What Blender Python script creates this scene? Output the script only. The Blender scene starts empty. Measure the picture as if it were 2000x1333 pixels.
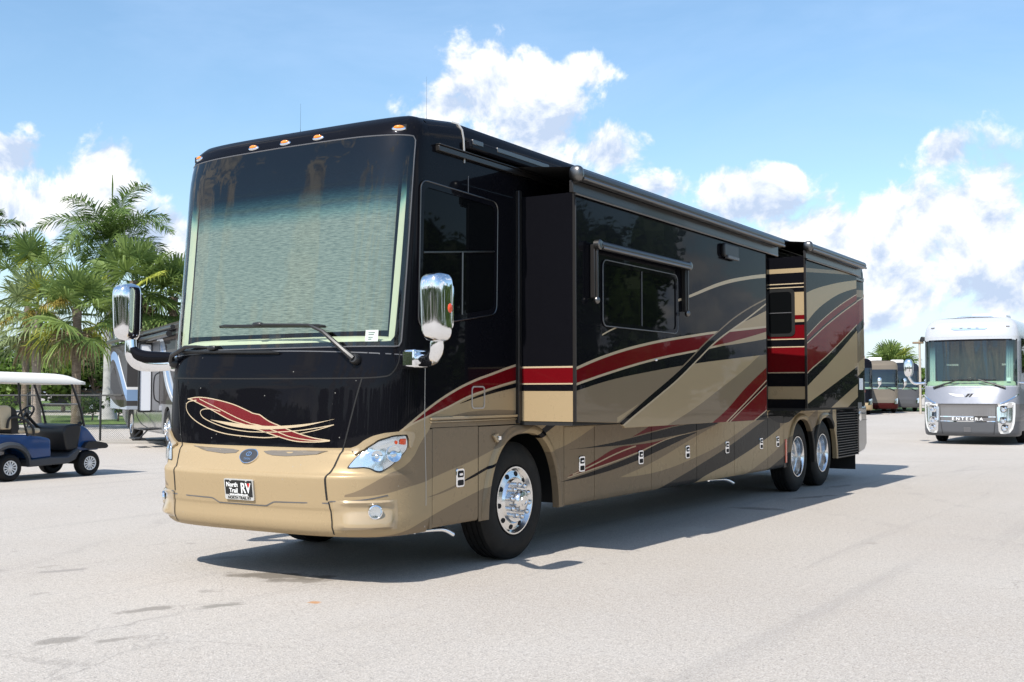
import bpy, bmesh, math, random, bisect
import numpy as np
from mathutils import Vector, Matrix
PI = math.pi
rad = math.radians
scene = bpy.context.scene
COL = scene.collection

# ------------------------------------------------------------------ camera
cd = bpy.data.cameras.new('camera')
cam = bpy.data.objects.new('camera', cd)
COL.objects.link(cam)
cam.location = (6.5694, -6.2393, 1.4874)
cam.rotation_euler = (PI / 2 + 0.0451, 0, 0.5605)
cd.sensor_width = 36.0
cd.lens = 39.43
cd.clip_end = 4000
cd.clip_start = 0.05
scene.camera = cam
CAMYAW = 0.5605

# ------------------------------------------------------------------ exposure
vs = scene.view_settings
vs.view_transform = 'Standard'
vs.look = 'None'
vs.gamma = 1.0
vs.use_curve_mapping = False
vs.exposure = 0.34

# ------------------------------------------------------------------ sun
SUN_TO = Vector((0.02, 0.83, -1.0)).normalized()
SUN_EL = math.asin(-SUN_TO.z)
sd = bpy.data.lights.new('sun', 'SUN')
sd.energy = 5.0
sd.angle = rad(0.53)
sd.color = (1.0, 0.955, 0.89)
sun = bpy.data.objects.new('sun', sd)
sun.rotation_euler = SUN_TO.to_track_quat('-Z', 'Y').to_euler()
sun.location = (-2, -40, 50)
COL.objects.link(sun)


class NT:
    """tiny node-graph helper"""
    def __init__(self, tree):
        self.t = tree
        self.n = tree.nodes
        self.l = tree.links

    def node(self, typ, **kw):
        n = self.n.new(typ)
        for k, v in kw.items():
            setattr(n, k, v)
        return n

    def put(self, sock, val):
        if hasattr(val, 'is_output') or isinstance(val, bpy.types.NodeSocket):
            self.l.new(val, sock)
        else:
            if isinstance(val, (tuple, list)) and len(val) == 3 and sock.type == 'RGBA':
                val = (*val, 1)
            sock.default_value = val

    def math(self, op, a, b=None, c=None, clamp=False):
        n = self.node('ShaderNodeMath', operation=op, use_clamp=clamp)
        self.put(n.inputs[0], a)
        if b is not None:
            self.put(n.inputs[1], b)
        if c is not None:
            self.put(n.inputs[2], c)
        return n.outputs[0]

    def vmath(self, op, a, b=None):
        n = self.node('ShaderNodeVectorMath', operation=op)
        self.put(n.inputs[0], a)
        if b is not None:
            if op == 'SCALE':
                self.put(n.inputs['Scale'], b)
            else:
                self.put(n.inputs[1], b)
        return n.outputs['Value'] if op in ('DOT_PRODUCT', 'LENGTH', 'DISTANCE') else n.outputs[0]

    def maprange(self, v, a, b, c=0.0, d=1.0, smooth=False):
        n = self.node('ShaderNodeMapRange')
        if smooth:
            n.interpolation_type = 'SMOOTHSTEP'
        self.put(n.inputs[0], v)
        for i, q in enumerate((a, b, c, d)):
            self.put(n.inputs[i + 1], q)
        return n.outputs[0]

    def mix(self, f, a, b):
        n = self.node('ShaderNodeMix', data_type='RGBA')
        self.put(n.inputs[0], f)
        self.put(n.inputs[6], a)
        self.put(n.inputs[7], b)
        return n.outputs[2]

    def noise(self, vec, scale, detail=4, rough=0.55, dist=0.0):
        n = self.node('ShaderNodeTexNoise')
        if vec is not None:
            self.l.new(vec, n.inputs['Vector'])
        n.inputs['Scale'].default_value = scale
        n.inputs['Detail'].default_value = detail
        n.inputs['Roughness'].default_value = rough
        n.inputs['Distortion'].default_value = dist
        return n.outputs['Fac']

    def mapping(self, vec, scale=(1, 1, 1), loc=(0, 0, 0), rot=(0, 0, 0)):
        n = self.node('ShaderNodeMapping')
        self.l.new(vec, n.inputs[0])
        n.inputs['Location'].default_value = loc
        n.inputs['Rotation'].default_value = rot
        n.inputs['Scale'].default_value = scale
        return n.outputs[0]

    def ramp(self, fac, stops):
        n = self.node('ShaderNodeValToRGB')
        self.put(n.inputs[0], fac)
        el = n.color_ramp.elements
        while len(el) < len(stops):
            el.new(0.5)
        for e, (p, c) in zip(el, stops):
            e.position = p
            e.color = (*c, 1) if len(c) == 3 else c
        return n.outputs[0]


# ------------------------------------------------------------------ world: sky with cumulus
world = bpy.data.worlds.new('World')
scene.world = world
world.use_nodes = True


def build_world():
    world.node_tree.nodes.clear()
    g = NT(world.node_tree)
    out = g.node('ShaderNodeOutputWorld')
    sky = g.node('ShaderNodeTexSky', sky_type='NISHITA')
    sky.sun_disc = False
    sky.sun_elevation = SUN_EL
    sky.sun_rotation = PI
    sky.air_density = 1.15
    sky.dust_density = 0.7
    sky.ozone_density = 2.2
    tc = g.node('ShaderNodeTexCoord')
    d = g.vmath('NORMALIZE', tc.outputs['Generated'])
    sep = g.node('ShaderNodeSeparateXYZ')
    g.l.new(d, sep.inputs[0])
    el = sep.outputs[2]
    # cumulus heads: (azimuth deg from +y to the right, elevation deg, half width, half height)
    F = 2190.0
    heads = []
    for px, py, rx, ry in [(960, 175, 120, 105), (875, 200, 95, 62), (1045, 235, 110, 110), (1140, 128, 52, 34),
                           (1170, 300, 100, 60), (1000, 330, 230, 70), (1290, 362, 70, 40), (1470, 395, 130, 62),
                           (1535, 352, 45, 34), (1690, 470, 270, 110), (1890, 410, 150, 105), (1852, 292, 46, 40),
                           (1640, 590, 330, 60), (60, 395, 150, 85), (190, 335, 62, 62), (15, 305, 60, 42),
                           (290, 470, 130, 60), (1560, 470, 120, 70), (1960, 560, 150, 80)]:
        az = -math.degrees(CAMYAW) + math.degrees(math.atan((px - 1000) / F))
        e = math.degrees(math.atan((765 - py) / math.hypot(F, px - 1000)))
        heads.append((az, e, math.degrees(rx / F), math.degrees(ry / F)))
    # towers the windshields mirror, behind the camera
    heads += [(197, 13, 3.0, 8), (204, 15, 1.6, 8), (209, 14, 2.0, 10), (222, 17, 3.2, 11), (231, 13, 1.8, 9), (186, 14, 3, 7), (238, 24, 6, 5), (247, 17, 6, 10), (176, 12, 4, 5)]
    field = None
    for az, e, w, h in heads:
        a, b = rad(az), rad(e)
        fw = Vector((math.sin(a) * math.cos(b), math.cos(a) * math.cos(b), math.sin(b)))
        rt = Vector((math.cos(a), -math.sin(a), 0))
        up = rt.cross(fw)
        u = g.vmath('DOT_PRODUCT', d, tuple(rt / math.sin(rad(w))))
        v = g.vmath('DOT_PRODUCT', d, tuple(up / math.sin(rad(h))))
        f = g.math('ADD', g.math('MULTIPLY', u, u), g.math('MULTIPLY', v, v))
        field = f if field is None else g.math('SMOOTH_MIN', field, f, 0.35)
    q = g.math('SUBTRACT', 1.0, g.math('SQRT', g.math('MAXIMUM', field, 0.0)))
    # the same kind of cumulus goes on all round the horizon
    low = g.noise(g.mapping(d, (1.0, 1.0, 1.5), loc=(3.1, 1.7, 0.4)), 3.6, 1, 0.5)
    away = g.maprange(g.vmath('DOT_PRODUCT', d, (-math.sin(CAMYAW), math.cos(CAMYAW), 0)), 0.90, 0.78, -2.0, 0.0, smooth=True)
    qg = g.math('MULTIPLY', g.math('SUBTRACT', low, g.maprange(el, 0.0, 0.7, 0.53, 0.66)), 5.5)
    q = g.math('MAXIMUM', q, g.math('ADD', qg, away))
    q = g.math('MAXIMUM', q, -1.2)
    n1 = g.noise(d, 17, 6, 0.6, 0.25)
    n2 = g.noise(d, 46, 4, 0.6)
    nn = g.math('ADD', g.math('MULTIPLY', g.math('SUBTRACT', n1, 0.5), 3.0), g.math('MULTIPLY', g.math('SUBTRACT', n2, 0.5), 0.9))
    dens = g.math('ADD', q, nn)
    mask = g.maprange(dens, -0.12, 0.42, smooth=True)
    # thin veil
    veil = g.maprange(g.noise(g.mapping(d, (1.0, 1.0, 2.6)), 3.2, 6, 0.6, 0.6), 0.42, 0.8, 0.06, 0.42)
    # haze towards the horizon
    hz = g.maprange(el, 0.0, 0.16, 0.6, 0.0, smooth=True)
    # cloud body shading: lit tops, blue-grey hollows
    up2 = g.vmath('ADD', d, (0.0, -0.004, 0.018))
    n1u = g.noise(up2, 17, 6, 0.6, 0.25)
    relief = g.math('SUBTRACT', n1, n1u)
    sh = g.math('ADD', g.math('MULTIPLY', relief, 4.6), 0.58)
    sh = g.math('ADD', sh, g.math('MULTIPLY', g.math('SUBTRACT', n2, 0.5), 0.5))
    sh = g.math('MINIMUM', g.math('MAXIMUM', sh, 0.0), 1.0)
    ccol = g.mix(sh, (0.47, 0.57, 0.74), (0.98, 0.98, 0.98))
    bg1 = g.node('ShaderNodeBackground')
    grade = g.node('ShaderNodeHueSaturation')
    grade.inputs['Hue'].default_value = 0.496
    grade.inputs['Saturation'].default_value = 1.12
    grade.inputs['Value'].default_value = 1.0
    g.l.new(sky.outputs[0], grade.inputs['Color'])
    g.l.new(grade.outputs[0], bg1.inputs['Color'])
    bg1.inputs['Strength'].default_value = 0.15
    bg2 = g.node('ShaderNodeBackground')
    g.l.new(ccol, bg2.inputs['Color'])
    bg2.inputs['Strength'].default_value = 1.0
    bg3 = g.node('ShaderNodeBackground')
    bg3.inputs['Color'].default_value = (0.47, 0.65, 0.93, 1)
    m0 = g.node('ShaderNodeMixShader')
    hv = g.math('MAXIMUM', hz, veil)
    g.l.new(hv, m0.inputs[0])
    g.l.new(bg1.outputs[0], m0.inputs[1])
    g.l.new(bg3.outputs[0], m0.inputs[2])
    m1 = g.node('ShaderNodeMixShader')
    g.l.new(mask, m1.inputs[0])
    g.l.new(m0.outputs[0], m1.inputs[1])
    g.l.new(bg2.outputs[0], m1.inputs[2])
    g.l.new(m1.outputs[0], out.inputs['Surface'])
    world.cycles.sampling_method = 'MANUAL'
    world.cycles.sample_map_resolution = 512


build_world()


# ------------------------------------------------------------------ object helpers
def tag(o, label=None, cat=None, group=None, kind=None):
    if label:
        o['label'] = label
    if cat:
        o['category'] = cat
    if group:
        o['group'] = group
    if kind:
        o['kind'] = kind
    return o


def empty(name, loc=(0, 0, 0), rz=0.0):
    o = bpy.data.objects.new(name, None)
    o.empty_display_size = 0.3
    o.location = loc
    o.rotation_euler = (0, 0, rz)
    COL.objects.link(o)
    return o


def link_mesh(name, me, mats, parent=None):
    for m in (mats if isinstance(mats, (list, tuple)) else [mats]):
        me.materials.append(m)
    o = bpy.data.objects.new(name, me)
    COL.objects.link(o)
    if parent is not None:
        o.parent = parent
    return o


def copy_tree(o, parent=None):
    c = o.copy()
    COL.objects.link(c)
    c.parent = parent
    for ch in list(o.children):
        copy_tree(ch, c)
    return c


class MB:
    """collects shapes; build() links them as ONE mesh object"""
    def __init__(self):
        self.v = []
        self.f = []
        self.m = []

    def add(self, vs_, fs, mi=0):
        b = len(self.v)
        self.v.extend(tuple(q) for q in vs_)
        for f in fs:
            self.f.append(tuple(b + i for i in f))
            self.m.append(mi)
        return self

    def box(self, x0, x1, y0, y1, z0, z1, mi=0):
        vs_ = [(x, y, z) for z in (z0, z1) for y in (y0, y1) for x in (x0, x1)]
        return self.add(vs_, [(0, 2, 3, 1), (4, 5, 7, 6), (0, 1, 5, 4), (2, 6, 7, 3), (0, 4, 6, 2), (1, 3, 7, 5)], mi)

    def tube(self, pts, r, n=8, mi=0, caps=True):
        pts = [Vector(q) for q in pts]
        rs = r if isinstance(r, (list, tuple)) else [r] * len(pts)
        base = len(self.v)
        ref = None
        for i, q in enumerate(pts):
            t = (pts[min(i + 1, len(pts) - 1)] - pts[max(i - 1, 0)]).normalized()
            if ref is None:
                ref = Vector((0, 0, 1)) if abs(t.z) < 0.9 else Vector((1, 0, 0))
            a = (ref - t * ref.dot(t)).normalized()
            ref = a
            b = t.cross(a)
            for k in range(n):
                an = 2 * PI * k / n
                self.v.append(tuple(q + (a * math.cos(an) + b * math.sin(an)) * rs[i]))
        for i in range(len(pts) - 1):
            for k in range(n):
                self.f.append((base + i * n + k, base + i * n + (k + 1) % n, base + (i + 1) * n + (k + 1) % n, base + (i + 1) * n + k))
                self.m.append(mi)
        if caps:
            self.f.append(tuple(base + k for k in reversed(range(n))))
            self.m.append(mi)
            self.f.append(tuple(base + (len(pts) - 1) * n + k for k in range(n)))
            self.m.append(mi)
        return self

    def lathe(self, prof, o=(0, 0, 0), axis='x', n=48, mi=0, close=False):
        """prof: (radius, height along axis)"""
        base = len(self.v)
        for r, h in prof:
            for k in range(n):
                a = 2 * PI * k / n
                c, s = r * math.cos(a), r * math.sin(a)
                q = {'x': (h, c, s), 'y': (c, h, s), 'z': (c, s, h)}[axis]
                self.v.append((o[0] + q[0], o[1] + q[1], o[2] + q[2]))
        np_ = len(prof)
        for i in range(np_ - 1 + (1 if close else 0)):
            j = (i + 1) % np_
            for k in range(n):
                self.f.append((base + i * n + k, base + i * n + (k + 1) % n, base + j * n + (k + 1) % n, base + j * n + k))
                self.m.append(mi)
        return self

    def prism(self, outline, fn, d0, d1, mi=0):
        """outline 2-D; fn(a,b,d)->xyz"""
        n = len(outline)
        vs_ = [fn(a, b, d0) for a, b in outline] + [fn(a, b, d1) for a, b in outline]
        fs = [tuple(reversed(range(n))), tuple(range(n, 2 * n))]
        for i in range(n):
            j = (i + 1) % n
            fs.append((i, j, n + j, n + i))
        return self.add(vs_, fs, mi)

    def ellipsoid(self, c, r, nu=20, nv=12, mi=0, M=None, p=1.0):
        base = len(self.v)

        def sg(x):
            return math.copysign(abs(x) ** p, x)
        for j in range(nv + 1):
            th = -PI / 2 + PI * j / nv
            for k in range(nu):
                ph = 2 * PI * k / nu
                q = Vector((sg(math.cos(th)) * sg(math.cos(ph)) * r[0], sg(math.cos(th)) * sg(math.sin(ph)) * r[1], sg(math.sin(th)) * r[2]))
                if M is not None:
                    q = M @ q
                self.v.append((c[0] + q[0], c[1] + q[1], c[2] + q[2]))
        for j in range(nv):
            for k in range(nu):
                self.f.append((base + j * nu + k, base + j * nu + (k + 1) % nu, base + (j + 1) * nu + (k + 1) % nu, base + (j + 1) * nu + k))
                self.m.append(mi)
        return self

    def grid(self, fn, nu, nv, mi=0, skip=None):
        base = len(self.v)
        for j in range(nv):
            for i in range(nu):
                self.v.append(tuple(fn(i, j)))
        for j in range(nv - 1):
            for i in range(nu - 1):
                if skip and skip(i, j):
                    continue
                a = base + j * nu + i
                self.f.append((a, a + 1, a + nu + 1, a + nu))
                self.m.append(mi)
        return self

    def xform(self, M, start=0):
        for i in range(start, len(self.v)):
            self.v[i] = tuple(M @ Vector(self.v[i]))
        return self

    def build(self, name, mats, parent=None, smooth=True, ang=38, bevel=0.0, seg=2, fixn=True):
        me = bpy.data.meshes.new(name)
        me.from_pydata(self.v, [], self.f)
        mats = list(mats) if isinstance(mats, (list, tuple)) else [mats]
        for m in mats:
            me.materials.append(m)
        if len(mats) > 1:
            me.polygons.foreach_set('material_index', self.m)
        if fixn:
            bm = bmesh.new()
            bm.from_mesh(me)
            bmesh.ops.recalc_face_normals(bm, faces=bm.faces)
            bm.to_mesh(me)
            bm.free()
        if smooth:
            me.polygons.foreach_set('use_smooth', [True] * len(me.polygons))
            me.set_sharp_from_angle(angle=rad(ang))
        me.update()
        o = bpy.data.objects.new(name, me)
        COL.objects.link(o)
        if parent is not None:
            o.parent = parent
        if bevel:
            b = o.modifiers.new('bevel', 'BEVEL')
            b.width = bevel
            b.segments = seg
            b.limit_method = 'ANGLE'
            b.angle_limit = rad(40)
            b.harden_normals = False
        return o


def fx(a, b, d):        # outline in (y,z), depth along x
    return (d, a, b)


def fy(a, b, d):        # outline in (x,z), depth along y
    return (a, d, b)


def fz(a, b, d):
    return (a, b, d)


def rrect(a0, a1, b0, b1, r, n=5):
    pts = []
    for ca, cb, s in ((a1 - r, b0 + r, -PI / 2), (a1 - r, b1 - r, 0), (a0 + r, b1 - r, PI / 2), (a0 + r, b0 + r, PI)):
        for k in range(n + 1):
            t = s + PI / 2 * k / n
            pts.append((ca + r * math.cos(t), cb + r * math.sin(t)))
    return pts


def round_poly(pts, r, n=5):
    out = []
    m = len(pts)
    for i in range(m):
        p0, p1, p2 = Vector(pts[i - 1]), Vector(pts[i]), Vector(pts[(i + 1) % m])
        a, b = (p0 - p1), (p2 - p1)
        rr = min(r, a.length * 0.45, b.length * 0.45)
        s, e = p1 + a.normalized() * rr, p1 + b.normalized() * rr
        for k in range(n + 1):
            t = k / n
            q = s * (1 - t) ** 2 + p1 * 2 * t * (1 - t) + e * t * t
            out.append((q.x, q.y))
    return out


def ring_prism(mb, outer, inner, fn, d0, d1, mi=0):
    n = len(outer)
    b = len(mb.v)
    for lst, d in ((outer, d0), (inner, d0), (outer, d1), (inner, d1)):
        mb.v.extend(fn(a, c, d) for a, c in lst)
    for i in range(n):
        j = (i + 1) % n
        for A, B in ((0, 1), (3, 2), (2, 0), (1, 3)):
            mb.f.append((b + A * n + i, b + A * n + j, b + B * n + j, b + B * n + i))
            mb.m.append(mi)
    return mb


def spline(pts, n=6):
    """Catmull-Rom through points (any dimension)"""
    P = [Vector(q) for q in pts]
    P = [P[0] * 2 - P[1]] + P + [P[-1] * 2 - P[-2]]
    out = []
    for i in range(1, len(P) - 2):
        for k in range(n):
            t = k / n
            a, b, c, d = P[i - 1], P[i], P[i + 1], P[i + 2]
            out.append(0.5 * ((2 * b) + (c - a) * t + (2 * a - 5 * b + 4 * c - d) * t * t + (3 * b - a - 3 * c + d) * t ** 3))
    out.append(P[-2])
    return out


# ------------------------------------------------------------------ materials
def principled(name, col, rough=0.5, metal=0.0, coat=0.0, spec=0.5, coat_rough=0.03, emit=None, alpha=None):
    m = bpy.data.materials.new(name)
    m.use_nodes = True
    b = m.node_tree.nodes['Principled BSDF']
    b.inputs['Base Color'].default_value = (*col, 1)
    b.inputs['Roughness'].default_value = rough
    b.inputs['Metallic'].default_value = metal
    b.inputs['Coat Weight'].default_value = coat
    b.inputs['Coat Roughness'].default_value = coat_rough
    b.inputs['Specular IOR Level'].default_value = spec
    return m


def graph(m):
    g = NT(m.node_tree)
    return g, m.node_tree.nodes['Principled BSDF']


def vary(m, col_a, col_b, scale=6, stretch=(1, 1, 1), detail=5, bump=0.0, bump_scale=None, lo=0.3, hi=0.7):
    """base colour varies between two tones with noise; optional fine bump"""
    g, b = graph(m)
    tc = g.node('ShaderNodeTexCoord')
    v = g.mapping(tc.outputs['Object'], stretch)
    f = g.maprange(g.noise(v, scale, detail, 0.6), lo, hi)
    g.l.new(g.mix(f, col_a, col_b), b.inputs['Base Color'])
    if bump:
        bn = g.node('ShaderNodeBump')
        bn.inputs['Strength'].default_value = bump
        bn.inputs['Distance'].default_value = 0.02
        g.l.new(g.noise(v, bump_scale or scale * 4, 4, 0.6), bn.inputs['Height'])
        g.l.new(bn.outputs[0], b.inputs['Normal'])
    return m


TAN = (0.380, 0.286, 0.168)
TAUPE = (0.225, 0.170, 0.110)
BLACK = (0.006, 0.006, 0.008)
RED = (0.135, 0.004, 0.007)
CHAR = (0.035, 0.033, 0.030)
PIN = (0.50, 0.395, 0.26)


def paint(name, base, stripes, yr, zr=(0.0, 4.0), axis='y', rough=0.28, metal=0.15, dirt=True):
    """glossy vehicle paint; stripes = list of (top curve, bottom curve, colour), curves are (y,z) points or None"""
    m = principled(name, base, rough, metal, coat=0.22, coat_rough=0.02, spec=0.0)
    g, b = graph(m)
    tc = g.node('ShaderNodeTexCoord')
    sp = g.node('ShaderNodeSeparateXYZ')
    g.l.new(tc.outputs['Object'], sp.inputs[0])
    yv = sp.outputs[{'x': 0, 'y': 1}[axis]]
    zv = sp.outputs[2]
    yn = g.maprange(yv, yr[0], yr[1])
    zn = g.maprange(zv, zr[0], zr[1])

    def curve(pts):
        n = g.node('ShaderNodeFloatCurve')
        c = n.mapping.curves[0]
        pp = sorted(((q[0] - yr[0]) / (yr[1] - yr[0]), (q[1] - zr[0]) / (zr[1] - zr[0])) for q in pts)
        while len(c.points) < len(pp):
            c.points.new(0.5, 0.5)
        for cp, q in zip(c.points, pp):
            cp.location = (min(max(q[0], 0), 1), min(max(q[1], 0), 1))
            cp.handle_type = 'AUTO'
        n.mapping.extend = 'HORIZONTAL'
        n.mapping.update()
        g.l.new(yn, n.inputs['Value'])
        return n.outputs[0]
    col = (*base, 1)
    cur = None
    for top, bot, rgb in stripes:
        f = None
        ys = []
        for pts, op in ((top, 'LESS_THAN'), (bot, 'GREATER_THAN')):
            if pts is None:
                continue
            if isinstance(pts, (int, float)):
                t = g.math(op, zv, float(pts))
            else:
                t = g.math(op, zn, curve(pts))
                ys.append((min(q[0] for q in pts), max(q[0] for q in pts)))
            f = t if f is None else g.math('MULTIPLY', f, t)
        if ys:
            lo, hi = max(q[0] for q in ys), min(q[1] for q in ys)
            if lo > yr[0] + 0.001:
                f = g.math('MULTIPLY', f, g.math('GREATER_THAN', yv, lo))
            if hi < yr[1] - 0.001:
                f = g.math('MULTIPLY', f, g.math('LESS_THAN', yv, hi))
        cur = g.mix(f, cur if cur is not None else base, rgb)
    if cur is not None:
        g.l.new(cur, b.inputs['Base Color'])
    if dirt:
        n = g.noise(tc.outputs['Object'], 5, 6, 0.65)
        g.l.new(g.maprange(n, 0.35, 0.75, rough * 0.92, rough * 1.15), b.inputs['Roughness'])
        n2 = g.noise(tc.outputs['Object'], 1.4, 3, 0.5)
        bn = g.node('ShaderNodeBump')
        bn.inputs['Strength'].default_value = 0.03
        bn.inputs['Distance'].default_value = 0.05
        g.l.new(n2, bn.inputs['Height'])
        g.l.new(bn.outputs[0], b.inputs['Coat Normal'])
    return m


def band(pts, w):
    """pinstripe round a centre curve"""
    return [(a, b + w / 2) for a, b in pts], [(a, b - w / 2) for a, b in pts]


def tinted_glass(name, col, refl=1.0, rough=0.0, ior=1.5, grad=None, streak=0.0):
    """thin pane: fresnel reflection over a coloured transparent body"""
    m = bpy.data.materials.new(name)
    m.use_nodes = True
    m.node_tree.nodes.clear()
    g = NT(m.node_tree)
    out = g.node('ShaderNodeOutputMaterial')
    tr = g.node('ShaderNodeBsdfTransparent')
    gl = g.node('ShaderNodeBsdfGlossy')
    gl.inputs['Roughness'].default_value = rough
    geo = g.node('ShaderNodeNewGeometry')
    nrm = geo.outputs['Normal']
    f0 = ((ior - 1) / (ior + 1)) ** 2
    mx = g.node('ShaderNodeMixShader')
    tc = g.node('ShaderNodeTexCoord')
    if grad:
        sp = g.node('ShaderNodeSeparateXYZ')
        g.l.new(tc.outputs['Object'], sp.inputs[0])
        z = g.maprange(sp.outputs[2], grad[0], grad[1])
        g.l.new(g.ramp(z, grad[2]), tr.inputs['Color'])
    else:
        tr.inputs['Color'].default_value = (*col, 1)
    if streak:
        v = g.mapping(tc.outputs['Object'], (1.0, 1.0, 0.16))
        n = g.noise(v, 2.2, 1, 0.4)
        bn = g.node('ShaderNodeBump')
        bn.inputs['Strength'].default_value = streak
        bn.inputs['Distance'].default_value = 0.08
        g.l.new(n, bn.inputs['Height'])
        g.l.new(bn.outputs[0], gl.inputs['Normal'])
        nrm = bn.outputs[0]
    cs = g.math('ABSOLUTE', g.vmath('DOT_PRODUCT', geo.outputs['Incoming'], nrm))
    sch = g.math('POWER', g.math('SUBTRACT', 1.0, cs, clamp=True), 5.0)
    f = g.math('MULTIPLY', g.math('ADD', f0, g.math('MULTIPLY', sch, 1 - f0)), refl, clamp=True)
    g.l.new(f, mx.inputs[0])
    g.l.new(tr.outputs[0], mx.inputs[1])
    g.l.new(gl.outputs[0], mx.inputs[2])
    g.l.new(mx.outputs[0], out.inputs['Surface'])
    return m


M = {}
M['chrome'] = principled('chrome', (0.86, 0.87, 0.89), 0.05, 1.0)
M['alloy'] = principled('polished_alloy', (0.78, 0.78, 0.78), 0.2, 1.0)
M['satin'] = principled('satin_metal', (0.17, 0.165, 0.16), 0.33, 1.0)
M['bronze'] = principled('dark_anodised', (0.022, 0.020, 0.019), 0.34, 0.25, coat=0.15)
M['rubber'] = vary(principled('tyre_rubber', (0.02, 0.02, 0.02), 0.62, spec=0.2), (0.008, 0.008, 0.008), (0.017, 0.016, 0.015), 9)
M['blackplastic'] = principled('black_plastic', (0.012, 0.012, 0.013), 0.42)
M['dark'] = principled('dark_recess', (0.006, 0.006, 0.006), 0.8)
M['chassis'] = principled('chassis_black', (0.010, 0.010, 0.010), 0.75)
M['blackgloss'] = principled('black_gloss', BLACK, 0.2, 0, coat=0.28, spec=0.0)
M['tanpaint'] = principled('tan_paint', TAN, 0.3, 0.15, coat=1.0)
M['seal'] = principled('grey_seal', (0.10, 0.10, 0.105), 0.4)
M['trim'] = principled('pale_trim', (0.45, 0.43, 0.40), 0.35, 0.4)
M['orange'] = principled('amber_lens', (0.85, 0.25, 0.01), 0.15, coat=1.0)
M['redlens'] = principled('red_orange_reflector', (0.75, 0.07, 0.01), 0.25, coat=0.6)
M['white'] = principled('white_plastic', (0.75, 0.75, 0.73), 0.4)
M['paper'] = principled('white_paper', (0.82, 0.82, 0.80), 0.7)
M['lens'] = tinted_glass('clear_lens', (0.92, 0.95, 0.97), 0.85)
M['blackglass'] = principled('privacy_glass', (0.004, 0.0045, 0.005), 0.02, 0, coat=0.0, spec=0.07)
M['ink'] = principled('black_ink', (0.01, 0.01, 0.01), 0.5)
M['redink'] = principled('red_ink', (0.65, 0.02, 0.02), 0.5)
M['redpaint'] = principled('red_paint', RED, 0.25, 0, coat=1.0)
M['pinpaint'] = principled('pinstripe_paint', PIN, 0.3, 0, coat=1.0)


def text_mesh(name, body, size, mat, parent, Mx, depth=0.001, bold=0.0, sx=1.0, align='CENTER'):
    c = bpy.data.curves.new(name, 'FONT')
    c.body = body
    c.size = size
    c.align_x = align
    c.align_y = 'CENTER'
    c.extrude = depth
    c.offset = bold
    c.resolution_u = 3
    o = bpy.data.objects.new(name, c)
    COL.objects.link(o)
    bpy.context.view_layer.update()
    dg = bpy.context.evaluated_depsgraph_get()
    me = bpy.data.meshes.new_from_object(o.evaluated_get(dg))
    bpy.data.objects.remove(o)
    me.name = name
    me.transform(Mx @ Matrix.Diagonal((sx, 1, 1, 1)))
    me.materials.clear()
    return link_mesh(name, me, mat, parent)


# ------------------------------------------------------------------ lofted front caps
def tab(t, z):
    if z <= t[0][0]:
        return t[0][1]
    for (a, b), (c, d) in zip(t, t[1:]):
        if z <= c:
            return b + (d - b) * (z - a) / (c - a)
    return t[-1][1]


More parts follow.
